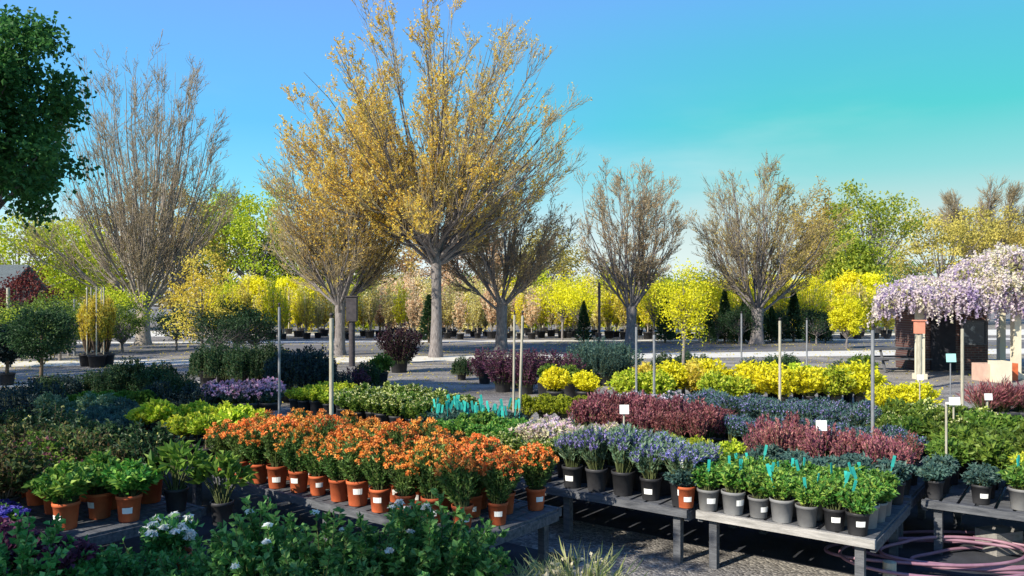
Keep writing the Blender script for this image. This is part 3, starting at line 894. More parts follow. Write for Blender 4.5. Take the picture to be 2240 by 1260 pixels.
# burgundy and rose-red spikes
bed('spiky_plant', ROSY, -2.75, -1.42, 7, 7.75, 8.2, 3, BZ, 'black', 'rose-red spiky plant', 'behind the dark blue-green plants', 'potted plant', 'rose-red spiky plants', (0.9, 1.15))
bed('spiky_plant', BURG, -5.1, -3.5, 8, 8.15, 8.8, 4, BZ, 'black', 'tall burgundy spiky plant', 'below the yellow shrubs', 'potted plant', 'burgundy spiky plants', (0.95, 1.2))
bed('lavender_plant', LAVROW, -3.3, -1.5, 9, 8.55, 8.85, 2, BZ, 'black', 'low lavender plant', 'behind the rose-red spikes', 'potted plant', 'lavender behind the rose-red spikes', (0.85, 1.0))
bed('lavender_plant', LAVROW, -4.3, -2.2, 8, 9.6, 10.35, 3, BZ, 'black', 'dusky lavender plant', 'on the long bench', 'potted plant', 'lavender on the long bench', (1.0, 1.2))
bed('phlox_plant', LILROW, -5.35, -4.55, 4, 9.6, 10.2, 3, BZ, 'black', 'plant with pale lilac flowers', 'at left end of long bench', 'potted plant', 'pale lilac plants on the long bench', (0.95, 1.1))
bed('shrub_plant', MIDG + CREAMY[:1], -1.9, 0.1, 8, 9.55, 10.4, 3, BZ, 'black', 'spreading green shrub', 'right part of long bench', 'potted plant', 'green shrubs on the long bench', (1.0, 1.3))
bed('ornamental_grass', BGRASS, 0.3, 2.1, 6, 9.9, 10.5, 2, BZ, 'black', 'brownish burgundy grass', 'at right end of long bench', 'potted plant', 'burgundy grasses on the long bench', (0.95, 1.15))
# yellow-green plants behind the orange ones
bed('shrub_plant', CREAMY, -8.6, -7.05, 7, 7.5, 8.4, 4, BZ, 'black', 'yellow-tipped green plant', 'on the bench beyond the orange flowers', 'potted plant', 'yellow-tipped plants beyond the orange flowers', (1.0, 1.25))
bed('shrub_plant', LIME, -10.3, -8.9, 6, 7.9, 8.5, 3, BZ, 'black', 'lime green plant', 'by the tall pale post', 'potted plant', 'lime green plants by the pale post', (1.0, 1.2))
bed('seedling_pot', BLUEG, -6.95, -5.85, 7, 7.5, 7.85, 2, BZ, 'smallblack', 'small seedling with tall teal labels', 'beside the gravel gap', 'potted plant', 'seedlings with teal labels', (1.05, 1.2), 0, 'teal', 0.02, labs=4)
# left continuation
bed('blue_foliage_plant', BLUEG, -10.6, -9.1, 7, 4.6, 5.3, 3, BZ, 'terra', 'blue-grey foliage plant', 'left of the yellow standards', 'potted plant', 'blue-grey plants on the left bench', (0.9, 1.1), 0.85, cardrow=1)
bed('blue_foliage_plant', SAGE, -11.4, -10.95, 2, 4.7, 5.2, 2, BZ, 'black', 'sage green mound', 'at far end of left bench', 'potted plant', 'sage mounds on the left bench', (0.9, 1.1))

STD = []
for s_ in range(3):
    g = np.random.default_rng(300 + s_)
    P = shoots(g, 44, 0.17, 0.22, 0.14, 0.02, 0.55)
    b_ = MB()
    b_.tubes(np.array([[0, 0, -0.02], [0.005, 0, 0.08], [0, 0.004, 0.17]]), [0.011, 0.009, 0.008], 6, 0)
    b_.tubes(P, np.linspace(0.004, 0.0015, 6), 3, 0)
    leaf_on(b_, P, 14, 0.25, 0.055, 0.036, 0.95, g, 1)
    STD.append((b_.mesh('foliage', [M['brown'], L['lime leaves']]), None))
bed('standard_shrub', STD, -8.8, -7.5, 5, 4.62, 5.25, 3, BZ, 'black', 'small yellow-green standard on bare stem', 'left of orange flowers', 'potted plant', 'yellow-green standards', (0.95, 1.15))
# lower left bench
bed('shrub_plant', DGTIP, -9.8, -6.6, 9, 3.55, 3.55, 1, BZ, 'terra', 'light-tipped dark green shrub', 'along back of lower left bench', 'potted plant', 'dark shrubs on the lower left bench', (0.95, 1.25))
bed('shrub_plant', OLIVE, -9.7, -6.6, 8, 3.22, 3.22, 1, BZ, 'terra', 'brownish green shrub', 'along middle of lower left bench', 'potted plant', 'brownish shrubs on the lower left bench', (0.85, 1.2))
bed('shrub_plant', REDTIP, -9.6, -6.9, 8, 2.88, 2.88, 1, BZ, 'terra', 'red-tipped green shrub', 'along front of lower left bench', 'potted plant', 'red-tipped shrubs on the lower left bench', (0.85, 1.15))
bed('shrub_plant', OLIVE, -8.0, -6.75, 4, 2.45, 2.45, 1, BZ, 'black', 'mottled green shrub in dark pot', 'along front of lower left bench', 'potted plant', 'mottled shrubs in dark pots', (1.1, 1.25))
for k, (a, b, lb) in enumerate(((-6.32, 2.72, 'vivid light green plant in a sunlit terracotta pot'), (-6.42, 3.02, 'bright green plant just behind the sunlit terracotta pot'),
                                (-6.15, 3.12, 'green plant in shaded terracotta pot beside the large-leaved plants'))):
    x, y = AB(a, b)
    potted('leafy_plant', BRIGHT, x, y, BZ, 'terra', lb, 'potted plant', None, 1.08, 1.0)
for k, (a, b, lb) in enumerate(((-6.12, 3.5, 'large-leaved hosta-like plant at the end of the lower left bench'), (-5.85, 3.75, 'large-leaved plant leaning over the dark gap beside the orange bench'))):
    x, y = AB(a, b)
    potted('broadleaf_plant', HOSTA, x, y, BZ if k == 0 else 0.36, 'black', lb, 'potted plant', 'large-leaved plants')
for k, (a, b, lb) in enumerate(((-6.28, 2.3, 'violet pansies spilling over the corner of the lower left bench'), (-6.6, 2.34, 'violet pansies beside the mottled shrubs, left of the bench corner'))):
    x, y = AB(a, b)
    potted('pansy_pot', PANSY, x, y, BZ, 'smallblack', lb, 'potted plant', 'violet pansies')
for k, (a, b, lb) in enumerate(((-5.05, 1.9, 'dark purple-leaved plant in the lower left corner'), (-4.85, 1.55, 'purple-leaved plant at the bottom edge, lower left'),
                                (-5.45, 1.95, 'purple-leaved plant beneath the violet pansies'), (-4.7, 1.98, 'purple-leaved plant beside the white flowers'))):
    x, y = AB(a, b)
    potted('coral_bells', HEUCH, x, y, BZ, 'black', lb, 'potted plant', 'purple-leaved plants', 1.05)
# rose bushes and neighbours on the ground in front
for k, (px, d, s_, pr, lb) in enumerate((
        (300, 4.75, 0.86, ROSEB, 'dark green rose bush at the left end of the front row'),
        (440, 4.6, 0.84, ROSEB, 'dark glossy bush second in the front row of roses'),
        (575, 4.55, 0.95, ROSE, 'green rose bush with a white bloom below the gap under the orange bench'),
        (705, 4.5, 0.98, ROSE, 'rose bush with pale blue-white blooms in the middle of the front row'),
        (830, 4.6, 0.96, ROSE, 'green rose bush right of the pale blooms'),
        (955, 4.75, 1.06, ROSE, 'tallest green rose bush beside the terracotta corner of the orange bench'),
        (420, 3.75, 0.80, ROSEB, 'rose bush at the bottom edge below the dark bushes'),
        (590, 3.65, 0.82, ROSE, 'rose bush cut by the bottom edge under the white bloom'),
        (760, 3.6, 0.76, ROSE, 'low rose bush cut by the bottom edge under the pale blooms'),
        (935, 3.7, 0.82, ROSE, 'rose bush at the bottom edge left of the grasses'),
        (230, 3.95, 0.90, ROSEB, 'dark bush at the bottom edge in the lower left corner'),
        (60, 4.3, 0.95, ROSE, 'green bush with small white flowers at the left edge below the pansies'), (180, 4.55, 0.88, ROSEB, 'dark green bush between the purple-leaved plants'))):
    potted('rose_bush', pr, X(px, d), d, 0.0, 'bigblack', lb, 'rose bush', 'rose bushes in front', s_)
potted('hydrangea', WHITEF, X(372, 5.0), 5.0, 0.36, 'bigterra', 'white-flowered plant between the purple leaves and the dark gap', 'potted plant', None, 1.0)
for k, (px, d, s_, lb) in enumerate(((1100, 4.6, 1.0, 'ornamental grass beside the rose bushes'), (1180, 5.1, 0.85, 'short ornamental grass below the corner of the orange bench'),
                                     (1270, 4.75, 1.08, 'upright ornamental grass with seed plumes above the blue gravel'))):
    potted('ornamental_grass', GRASS, X(px, d), d, 0.0, 'black', lb, 'grass', 'ornamental grasses in front', s_)

#@@MIDGROUND
# ------------------------------------------------------------------ plants standing on the ground further back
def gplant(name, pr, px, d, pot, lb, group=None, s_=1.0, cat='shrub', **kw):
    return potted(name, pr, X(px, d), d, 0.0, pot, lb, cat, group, s_, **kw)


YW = 'yellow shrubs beyond the benches'
for row, (d, pxs) in enumerate(((16.6, (1655, 1712, 1770, 1828, 1880)), (17.4, (1640, 1690, 1745, 1800, 1855)))):
    for i, px in enumerate(pxs):
        gplant('golden_shrub', YEL if (i + row) % 4 != 3 else YGR, px, d, 'black', f'brilliant yellow shrub, {ordn(i)} from left, {rown(row, 2)} row above lavender bench', YW, random.uniform(1.1, 1.3))
for row, (d, pxs) in enumerate(((16.2, (1375, 1430, 1570, 1612)), (17.2, (1420, 1470, 1520, 1560)), (18.0, (1415, 1470, 1530)))):
    for i, px in enumerate(pxs):
        gplant('golden_shrub', YGR if (row == 0) else (YEL if i % 2 else GLD), px, d, 'black', f'yellow-green shrub, {ordn(i)} from left, {rown(row, 3)} row above burgundy spikes', 'yellow-green shrubs', random.uniform(1.1, 1.35))
for i, px in enumerate((1935, 1975, 2015)):
    gplant('golden_shrub', YEL, px, 14.6, 'black', f'compact bright yellow shrub, {ordn(i)} from left in the right-hand yellow clump', 'compact yellow shrubs', random.uniform(0.95, 1.05))
for i, px in enumerate((1150, 1190, 1232, 1270)):
    gplant('mossy_mound', MOUND, px, 14.2, 'black', f'clipped mossy green mound, {ordn(i)} from left by the leaning posts', 'clipped mossy mounds', random.uniform(1.0, 1.1))
for i, px in enumerate((1215, 1278)):
    gplant('variegated_shrub', YEL, px, 16.8, 'bigblack', f'yellow variegated shrub behind the mossy mounds, {ordn(i)} from left', 'variegated shrubs behind the mounds', 0.95)
for i, (px, d) in enumerate(((1100, 19.5), (1150, 19), (1195, 19.6), (1130, 20.4))):
    gplant('purple_shrub', PURP, px, d, 'bigblack', f'purple-leaved shrub under the fourth big tree, {ordn(i)} of four', 'purple shrubs under the trees', random.uniform(1.0, 1.15))
for i, (px, d) in enumerate(((1275, 21.5), (1320, 21), (1365, 21.6), (1300, 22.6), (1345, 22.8))):
    gplant('blue_green_shrub', TEALB, px, d, 'bigblack', f'tall blue-green shrub in the dense clump beside the yellow shrubs, {ordn(i)} of five', 'tall blue-green shrubs', random.uniform(1.0, 1.15))
gplant('barberry', DPURP, 873, 25.0, 'bigblack', 'rounded blackish purple bush left of the big central tree', None, 1.5)
for i, (px, d) in enumerate(((1690, 22.0), (1725, 22.6), (1450, 21.5), (1500, 22.4), (1535, 21.6))):
    gplant('dark_shrub', HEDGE, px, d, 'bigblack', ('dark green shrub behind the brilliant yellow shrubs, ' if i < 2 else 'dark green shrub behind the yellow-green clump, ') + ordn(i if i < 2 else i - 2) + ' from left', 'dark shrubs behind the yellow ones', 0.85)
for i, (px, d, pr, pt, s_, lb) in enumerate((
        (800, 19.5, HEDGE, 'bigblack', 0.8, 'dark green shrub in the gap right of the pale post'), (835, 21, MIDG, 'black', 1.9, 'loose mid green shrub beyond the lime green row'),
        (1010, 22.5, HEDGE, 'bigblack', 0.7, 'low dark shrub on the open gravel left of the purple shrubs'), (1060, 21.5, PURP, 'bigblack', 0.9, 'dusky purple shrub at the left end of the purple clump'),
        (1225, 19.2, HEDGE, 'bigblack', 0.75, 'dark shrub between the purple and the blue-green clumps'), (1245, 20.5, PURP, 'bigblack', 0.9, 'purple shrub squeezed against the blue-green clump'),
        (1640, 20.5, TEALB, 'bigblack', 0.75, 'blue-green shrub between the two yellow clumps'), (1840, 20.2, HEDGE, 'bigblack', 0.75, 'dark shrub behind the right end of the brilliant yellow row'),
        (1885, 21.5, MIDG, 'black', 1.9, 'loose green shrub near the picnic table'))):
    gplant('yard_shrub', pr, px, d, pt, lb, None, s_)
for i, (px, d, pr, s_, lb) in enumerate((
        (105, 15.6, HEDGE, 0.8, 'dark green shrub left of the boxwood row'), (140, 16.4, NAVY, 0.8, 'blackish shrub in front of the round topiary'),
        (345, 14.2, NAVY, 0.85, 'blackish shrub at the end of the boxwood row'), (385, 14.6, HEDGE, 0.85, 'dark green shrub between the boxwood row and the pink flowers'),
        (425, 14.3, NAVY, 0.8, 'blackish shrub touching the pink flowers'), (400, 16.2, HEDGE, 0.8, 'dark green shrub on the gravel behind the blackish pair'),
        (740, 17.0, NAVY, 0.75, 'blackish shrub in the shade right of the tall pale post'), (775, 18.2, PURP, 0.75, 'small purple shrub right of the near-black hedge'))):
    gplant('yard_shrub', pr, px, d, 'bigblack', lb, None, s_)
# left part
for i, (px, d) in enumerate(((628, 17.5), (660, 17.2), (693, 17.6), (640, 18.6), (680, 18.7))):
    gplant('dark_hedge_plant', NAVY, px, d, 'bigblack', f'near-black hedge plant beside the pale post, {ordn(i)} of five', 'near-black hedge plants', random.uniform(1.1, 1.3))
for i, px in enumerate((455, 490, 525, 560, 595)):
    gplant('dark_shrub', HEDGE, px, 21 + (i % 2) * 0.7, 'bigblack', f'dark green shrub behind the pink flowers, {ordn(i)} from left', 'dark shrubs behind the pink flowers', 1.15)
for row, d in enumerate((14.6, 15.4)):
    for i, px in enumerate((470, 510, 550, 590)):
        gplant('pink_azalea', PINKF, px, d, 'bigblack', f'low shrub with pink-lilac flowers, {ordn(i)} from left, {rown(row, 2)} row', 'pink-flowered shrubs', random.uniform(1.0, 1.15))
for i, px in enumerate((155, 195, 235, 275, 310)):
    gplant('boxwood', BOX, px, 13.8 + (i % 2) * 0.3, 'bigblack', f'bright green clipped boxwood, {ordn(i)} from left in the low row', 'clipped boxwood mounds', random.uniform(1.05, 1.15))
for i, (px, d) in enumerate(((200, 17), (240, 16.7), (285, 17), (330, 16.8), (355, 17.6), (260, 18))):
    gplant('dark_shrub', HEDGE, px, d, 'bigblack', f'dark blue-green shrub behind the boxwood row, {ordn(i)} of six', 'dark shrubs behind the boxwood', random.uniform(0.75, 1.0))
for i, (px, d) in enumerate(((10, 11.5), (50, 11.2), (85, 12.4), (25, 12.8), (65, 13.4), (-20, 12.2))):
    gplant('dark_shrub', NAVY, px, d, 'bigblack', f'blackish blue shrub at the left edge, {ordn(i)} of six', 'blackish shrubs at the left edge', random.uniform(0.85, 1.0))
for i, (px, d, lb) in enumerate(((450, 12.2, 'pale green rosette plant behind the orange flowers'), (385, 13.2, 'dark shrub below the clipped boxwood row, right end'))):
    gplant('leafy_shrub', MIDG if i == 0 else NAVY, px, d, 'bigblack', lb, None, 1.2 if i == 0 else 0.6)
for i, px in enumerate((1200, 1245, 2150, 2190, 2230)):
    d = 12.6 if px > 2000 else 18.2
    gplant('low_shrub', MIDG if px < 2000 else BGRASS, px, d, 'bigblack', (f'low green shrub in front of the purple ones, {ordn(i)} from left' if px < 2000 else f'burgundy grass clump by the right edge, {ordn(i - 2)} from left'), 'low plants behind the benches', 1.4)


def topiary(seed, leaf, R, zc, name, lb, px, d):
    g = np.random.default_rng(seed)
    root = tag(empty(name, (X(px, d), d, 0)), lb, 'topiary')
    put('pot', POT['bigblack'], root)
    t = MB()
    t.tubes(np.array([[0, 0, 0.25], [0.02, 0, zc * 0.6], [0, 0.02, zc]]), [0.05, 0.04, 0.03], 8, 0)
    put('trunk', t.mesh('trunk', [M['brown']]), root)
    n = 5200
    dd = nrm(g.normal(size=(n, 3)))
    p = dd * (R * (0.55 + 0.5 * g.uniform(0, 1, n) ** 0.6) * (1 + 0.13 * np.sin(dd[:, 0] * 6 + dd[:, 2] * 5) + 0.1 * np.sin(dd[:, 1] * 9 - dd[:, 2] * 7)))[:, None] * np.array([1, 1, 0.85]) + np.array([0, 0, zc])
    c = MB()
    c.leaves(p, nrm(dd + g.normal(size=(n, 3)) * 0.6), 0.085, 0.05, 0, g=g)
    put('crown', c.mesh('crown', [L[leaf]]), root)


topiary(400, 'dark green leaves', 0.74, 1.45, 'topiary_ball', 'dark round topiary ball on a short trunk at the left', 90, 20)
topiary(401, 'navy green leaves', 0.55, 1.15, 'topiary_ball', 'smaller dark topiary at the left edge behind the blackish shrubs', 15, 21)

#@@TREES
# ------------------------------------------------------------------ large trees
g = np.random.default_rng(11)
d1 = 41.5
t = vase_tree(501, 2.0, np.concatenate([fan_ends(g, 68, 4.7, 16.7, 6.6, ax=0.96), fan_ends(g, 20, 4.9, 10.2, 2.5, 0.75)]), 0.34, 0.075, 6, 5, 3, 2.2, 1.15, 0.65, ctl=0.80, twig_r=0.0115, wob=0.09,
              leaf='mauve buds', nleaf=1, LL=0.09, WW=0.035, bark='barkpale', twig='twig', uplift=0.8)
tree('zelkova_tree', t, X(312, d1), d1, 'tall bare grey vase-shaped tree with a pale trunk, left of the others', group='vase-shaped trees')
d2 = 33.5
t = vase_tree(502, 2.0, np.concatenate([fan_ends(g, 52, 3.2, 11.3, 3.6), fan_ends(g, 16, 3.3, 7.5, 1.5, 0.8)]), 0.22, 0.055, 7, 6, 3, 1.7, 0.95, 0.55, ctl=0.80, twig_r=0.0095, wob=0.06,
              leaf='golden buds', nleaf=3, LL=0.11, WW=0.055, twig='twigo', uplift=0.4,
              leafsel=lambda p, g_: g_.uniform(0, 1, len(p)) < np.clip((p[:, 2] - 3.5) / 4, 0.05, 1) * np.where(p[:, 0] > -1.4, 1.0, 0.25))
TREE2 = t
tree('zelkova_tree', t, X(742, d2), d2, 'vase-shaped tree with golden buds just left of the big central tree', group='vase-shaped trees')
d3 = 32.0
t = vase_tree(503, 4.1, ball_ends(g, 108, 5.35, 8.2, 6.2, -0.42, grp=4, sp=0.7), 0.215, 0.075, 7, 5, 3, 2.0, 1.1, 0.62, ctl=0.5, twig_r=0.0105, wob=0.1,
              leaf='golden buds', nleaf=5, LL=0.115, WW=0.062, twig='twigo', uplift=0.8, bark='bark',
              leafsel=lambda p, g_: g_.uniform(0, 1, len(p)) < np.clip(0.50 - 0.09 * p[:, 0] + 0.55 * np.sin(p[:, 0] * 1.7 + 1) * np.sin(p[:, 2] * 1.3 + p[:, 1]), 0.04, 1))
tree('zelkova_tree', t, X(953, d3), d3, 'largest tree, broad golden-budded crown on a straight grey trunk in the centre', group='vase-shaped trees')
d4 = 36.0
t = vase_tree(504, 2.1, fan_ends(g, 46, 3.2, 8.6, 2.6), 0.25, 0.065, 6, 5, 3, 1.6, 0.9, 0.5, ctl=0.85, twig_r=0.0095, wob=0.06,
              leaf='rust buds', nleaf=2, LL=0.09, WW=0.045, twig='twig', uplift=0.35)
tree('zelkova_tree', t, X(1096, d4), d4, 'dark vase-shaped tree directly right of the big central trunk', group='vase-shaped trees')
d5 = 42.0
t = vase_tree(505, 1.9, fan_ends(g, 48, 2.7, 10.5, 4.0), 0.28, 0.065, 5, 5, 3, 1.7, 0.95, 0.55, ctl=0.86, twig_r=0.012, wob=0.1,
              leaf='rust buds', nleaf=2, LL=0.09, WW=0.045, twig='twig', uplift=0.5)
tree('zelkova_tree', t, X(1380, d5), d5, 'bare grey vase-shaped tree between the central tree and the tree with an olive side', group='vase-shaped trees')
d6 = 42.5
t = vase_tree(506, 1.9, np.concatenate([fan_ends(g, 52, 3.6, 10.5, 4.0), fan_ends(g, 10, 3.9, 8.5, 2, 0.85)]), 0.32, 0.07, 5, 5, 3, 1.9, 1.0, 0.6, ctl=0.86, twig_r=0.012, wob=0.1,
              leaf='olive buds', nleaf=4, LL=0.11, WW=0.055, twig='twig', uplift=0.45,
              leafsel=lambda p, g_: g_.uniform(0, 1, len(p)) < np.where(p[:, 0] > 0.6, 0.9, 0.15) * np.where(p[:, 2] > 9.8, 0.3, 1.0))
tree('zelkova_tree', t, X(1656, d6), d6, 'vase-shaped tree, bare on one side and olive-budded toward the green oak', group='vase-shaped trees')
d7 = 95
t = vase_tree(507, 6.0, fan_ends(g, 30, 6.0, 17.5, 3.5), 0.5, 0.22, 9, 7, 4, 3.0, 1.8, 1.0, ctl=0.6, twig_r=0.025, twig='twig', uplift=0.5)
tree('bare_tree', t, X(2150, d7), d7, 'far bare tree showing above the brown thicket behind the wisteria')

# green and brown trees behind
t = leafy_tree(601, 'maple leaves', 1.95, 5.6, 2.05, 3.4, 0.2, 340, 150, 0.30, 0.10, 0.08, shell=0.3)
tree('maple_tree', t, X(-140, 14.0), 14.0, 'dark green leafy tree filling the upper left edge')
t = leafy_tree(602, 'maple leaves', 1.9, 4.9, 1.2, 2.2, 0.14, 36, 46, 0.33, 0.15, 0.11, shell=0.3)
tree('maple_tree', t, -6.7, -0.2, 'unseen leafy tree added beside the viewer to shade the rose bushes')  # out of view, added to darken the rose bushes
tree('zelkova_tree', TREE2, -22, 17, 'unseen bare vase-shaped tree added beyond the left edge to cast shade', group='vase-shaped trees', rz=1.0)  # out of view, added for dappled shade on the open ground
t = leafy_tree(603, 'mid green leaves', 2.5, 6.6, 2.3, 3.0, 0.18, 70, 60, 0.45, 0.17, 0.12, shell=0.3)
tree('added_shade_tree', t, -13.2, 7.4, 'unseen open leafy tree added beyond the left edge to shade the dark hedges')  # unseen crown added for its shade on the hedges
t = leafy_tree(604, 'mid green leaves', 2.4, 6.4, 2.2, 3.0, 0.18, 60, 60, 0.45, 0.17, 0.12, shell=0.3)
tree('added_shade_tree', t, -12.0, 13.0 - 8.8, 'second unseen leafy tree added beyond the left edge to shade the gravel gap')  # unseen as well, added to shade the gravel
BT = [
    ('spring leaves', 40, 62, 4.6, 5.4, 4.2, 1.3, 'yellow-green tree behind the grey shed'),
    ('spring leaves', 150, 66, 4.2, 5.6, 3.8, 1.0, 'green tree between the shed and the tall bare tree'),
    ('spring leaves', 560, 72, 4.6, 8.2, 5.2, 1.0, 'tall green tree behind the gap right of the tall bare tree'),
    ('spring leaves', 490, 80, 4.0, 9.0, 4.6, 0.9, 'lighter green tree seen through the tall bare tree'),
    ('olive buds', 250, 74, 5.0, 6.4, 4.2, 1.2, 'brownish tree behind the trunk of the tall bare tree'),
    ('olive buds', 400, 70, 4.2, 7.6, 5.0, 1.0, 'olive brown tree seen right of the tall bare trunk'),
    ('mid green leaves', 660, 76, 4.4, 6.4, 4.2, 1.0, 'green tree behind the second vase-shaped tree'),
    ('olive buds', 800, 82, 5.0, 7.0, 4.6, 1.2, 'olive thicket tree left of the central trunk'),
    ('rust buds', 1000, 82, 5.4, 6.6, 4.2, 1.2, 'rust brown tree behind the central trunk'),
    ('olive buds', 1190, 84, 4.6, 6.2, 4.0, 1.1, 'olive tree behind the dark vase-shaped tree'),
    ('olive buds', 1800, 74, 2.6, 7.0, 4.6, 1.0, 'olive brown tree touching the green oak'),
    ('oak leaves', 1905, 70, 3.7, 9.2, 3.8, 1.1, 'green oak-like tree with an open crown left of the wisteria'),
    ('oak leaves', 1868, 66, 2.5, 5.2, 3.0, 1.0, 'lower bright green tree beneath the open green crown'),
    ('olive buds', 2060, 80, 5.0, 7.4, 4.6, 1.2, 'brown thicket tree behind the peak of the wisteria, nearer the oak'),
    ('olive buds', 2190, 84, 5.4, 8.0, 5.0, 1.2, 'brown thicket tree behind the wisteria at the right edge'),
    ('olive buds', 2330, 80, 5.4, 7.6, 4.8, 1.2, 'brown thicket tree cut by the right edge'),
    ('mid green leaves', 1960, 100, 4.5, 4.8, 3.0, 1.2, 'small far green tree below the gap beside the oak'),
]
for k in range(11):
    px = 60 + k * 160
    BT.append((('mid green leaves', 'spring leaves', 'olive buds')[k % 3], px, 104 + (k * 37) % 9, 5.2, 3.2 + (k * 13) % 3 * 0.3, 3.0, 1.15,
               f'low far {("green", "yellow-green", "olive")[k % 3]} tree in the distant treeline, {ordn(k)} from left'))
for i, (lf, px, d, R, zc, Rz, ax, lb) in enumerate(BT):
    op = 'open crown' in lb
    t = leafy_tree(620 + i, lf, R, zc, Rz, zc * 0.5, 0.24, 75 if op else 130, 44, 0.8 if op else 0.75, 0.30, 0.18, low=-0.4 if op else -0.8, ax=ax, shell=0.55 if op else 0.3)
    tree('background_tree', t, X(px, d), d, lb, group='trees behind the yard')
t = leafy_tree(650, 'gold leaves', 1.35, 2.5, 1.8, 1.0, 0.08, 80, 36, 0.36, 0.11, 0.07, low=-0.9, shell=0.2)
tree('gold_tree', t, X(440, 31), 31, 'gold-leaved young tree right of the tall bare trunk', group=None)
t = DB = leafy_tree(651, 'dark green leaves', 1.1, 1.3, 0.9, 0.6, 0.06, 60, 40, 0.3, 0.11, 0.07)
tree('dark_bush', t, X(520, 32), 32, 'dark green bush right of the gold-leaved young tree', 'bush')
t = leafy_tree(652, 'spring leaves', 1.0, 1.5, 1.0, 0.6, 0.06, 50, 40, 0.3, 0.11, 0.07)
tree('lime_bush', t, X(115, 40), 40, 'lime green bush beside the dark red one', 'bush')
tree('lime_bush', t, X(45, 30), 30, 'lime green bush in front of the dark red one', 'bush', sc=0.8)
tree('lime_bush', t, X(265, 38), 38, 'lime green bush behind the staked gold plants', 'bush', sc=1.2)
t = leafy_tree(653, 'red leaves', 1.5, 2.4, 1.2, 1.1, 0.08, 70, 40, 0.4, 0.13, 0.09)
tree('red_maple', t, X(40, 38), 38, 'dark red-leaved small tree below the shed roof')
t = leafy_tree(654, 'yellow leaves', 0.64, 2.25, 0.88, 1.9, 0.04, 70, 46, 0.24, 0.055, 0.04, low=-1.0, limbs=8, shell=0.15)
tree('yellow_tree', t, X(1495, 18.5), 18.5, 'young bright yellow tree on a pale straight stem', 'tree')
t = leafy_tree(655, 'mid green leaves', 1.2, 1.3, 0.9, 0.5, 0.06, 60, 40, 0.3, 0.11, 0.07)
tree('green_bush', t, X(130, 30), 30, 'green bush behind the dark round topiary', 'bush')
for i, (px, d, m_, s_, lb) in enumerate(((150, 33, 'd', 1.0, 'dark green bush in front of the pale strip, left of the staked gold plants'),
        (75, 34, 'g', 1.1, 'green bush between the dark topiary and the red-leaved tree'), (268, 35, 'g', 0.95, 'green bush between the staked gold plants and the pale trunk'),
        (385, 37, 'd', 0.9, 'dark bush behind the gold-leaved young tree'), (475, 30, 'd', 0.85, 'dark bush at the foot of the gold-leaved young tree'),
        (560, 33, 'd', 0.8, 'dark bush between the gold-leaved tree and the thin grey post'))):
    tree('green_bush' if m_ == 'g' else 'dark_bush', t if m_ == 'g' else DB, X(px, d), d, lb, 'bush', None, i * 1.7, s_)
tree('green_bush', t, X(20, 27), 27, 'green bush at the left edge under the red-leaved tree', 'bush', sc=0.9)

# container trees in the far yard
CT = {}
for k, lf in enumerate(('straw leaves', 'peach leaves', 'yellow leaves', 'gold leaves')):
    CT[lf] = []
    for s_ in range(3):
        g = np.random.default_rng(700 + k * 10 + s_)
        tb = MB()
        tb.tubes(np.array([[0, 0, 0.3], [0.01, 0, 1.4], [0.0, 0.01, 2.6]]), [0.045, 0.036, 0.02], 6, 0)
        P = shoots(g, 50, 0.62, 3.3, 0.75, 0.05, 0.5, 0.85, 0.5)
        cb = MB()
        cb.tubes(P, np.linspace(0.016, 0.006, 6), 3, 0)
        leaf_on(cb, P, 17, 0.08, 0.17, 0.10, 0.8, g, 1)
        CT[lf].append((tb.mesh('trunk', [M['barkpale']]), cb.mesh('crown', [M['twig'], L[lf]])))


st = MB()
st.tubes(np.array([[0.12, 0, 0.2], [0.12, 0, 2.9]]), 0.026, 6, 0)
YSTAKE = st.mesh('stake', [M['cream']])


def tone(px):
    if px < 800:
        return random.choices(('straw leaves', 'yellow leaves', 'gold leaves'), (6, 3, 2))[0]
    if px < 1180:
        return random.choices(('peach leaves', 'straw leaves', 'yellow leaves'), (4, 5, 1))[0]
    if px < 1330:
        return random.choices(('yellow leaves', 'straw leaves', 'peach leaves'), (5, 3, 1))[0]
    return random.choices(('yellow leaves', 'gold leaves', 'straw leaves'), (6, 2, 1))[0]


for row, (d, n) in enumerate(((49.5, 50), (53.0, 50), (57.0, 48))):
    for i in range(n):
        px = 490 + (1930 - 490) * i / (n - 1) + random.uniform(-13, 13) + row * 9
        lf = tone(px)
        t = random.choice(CT[lf])
        root = tag(empty('container_tree', (X(px, d), d + random.uniform(-1.2, 1.2), 0), random.uniform(0, 6), random.uniform(0.78, 1.15)),
                   f"{lf.split()[0]}-coloured young tree in black pot, {ordn(i)} from left, {rown(row, 3)} row of far yard", 'tree', 'young container trees in the far yard')
        put('pot', POT['tree'], root)
        put('trunk', t[0], root)
        put('crown', t[1], root)
        if random.random() < 0.6:
            put('stake', YSTAKE, root, (0, 0, 0), random.uniform(0, 6))
BR = {}
for k, lf in enumerate(('straw leaves', 'peach leaves', 'yellow leaves', 'spring leaves')):
    BR[lf] = [leafy_tree(840 + k * 3 + q, lf, 1.15, 2.15, 1.95, 0.8, 0.07, 90, 44, 0.40, 0.20, 0.13, low=-0.98, shell=0.25) for q in range(2)]
for i in range(42):
    px = 470 + 1480 * i / 41 + random.uniform(-8, 8)
    lf = tone(px) if random.random() < 0.8 else 'spring leaves'
    lf = 'yellow leaves' if lf == 'gold leaves' else lf
    tree('hedge_tree', random.choice(BR[lf]), X(px, 61 + random.uniform(-0.8, 0.8)), 61 + random.uniform(-0.6, 0.6),
         f"{lf.split()[0]}-coloured bushy tree closing the far yard, {ordn(i)} from left behind the container trees", 'tree', 'bushy trees closing the far yard', random.uniform(0, 6), random.uniform(0.9, 1.15))
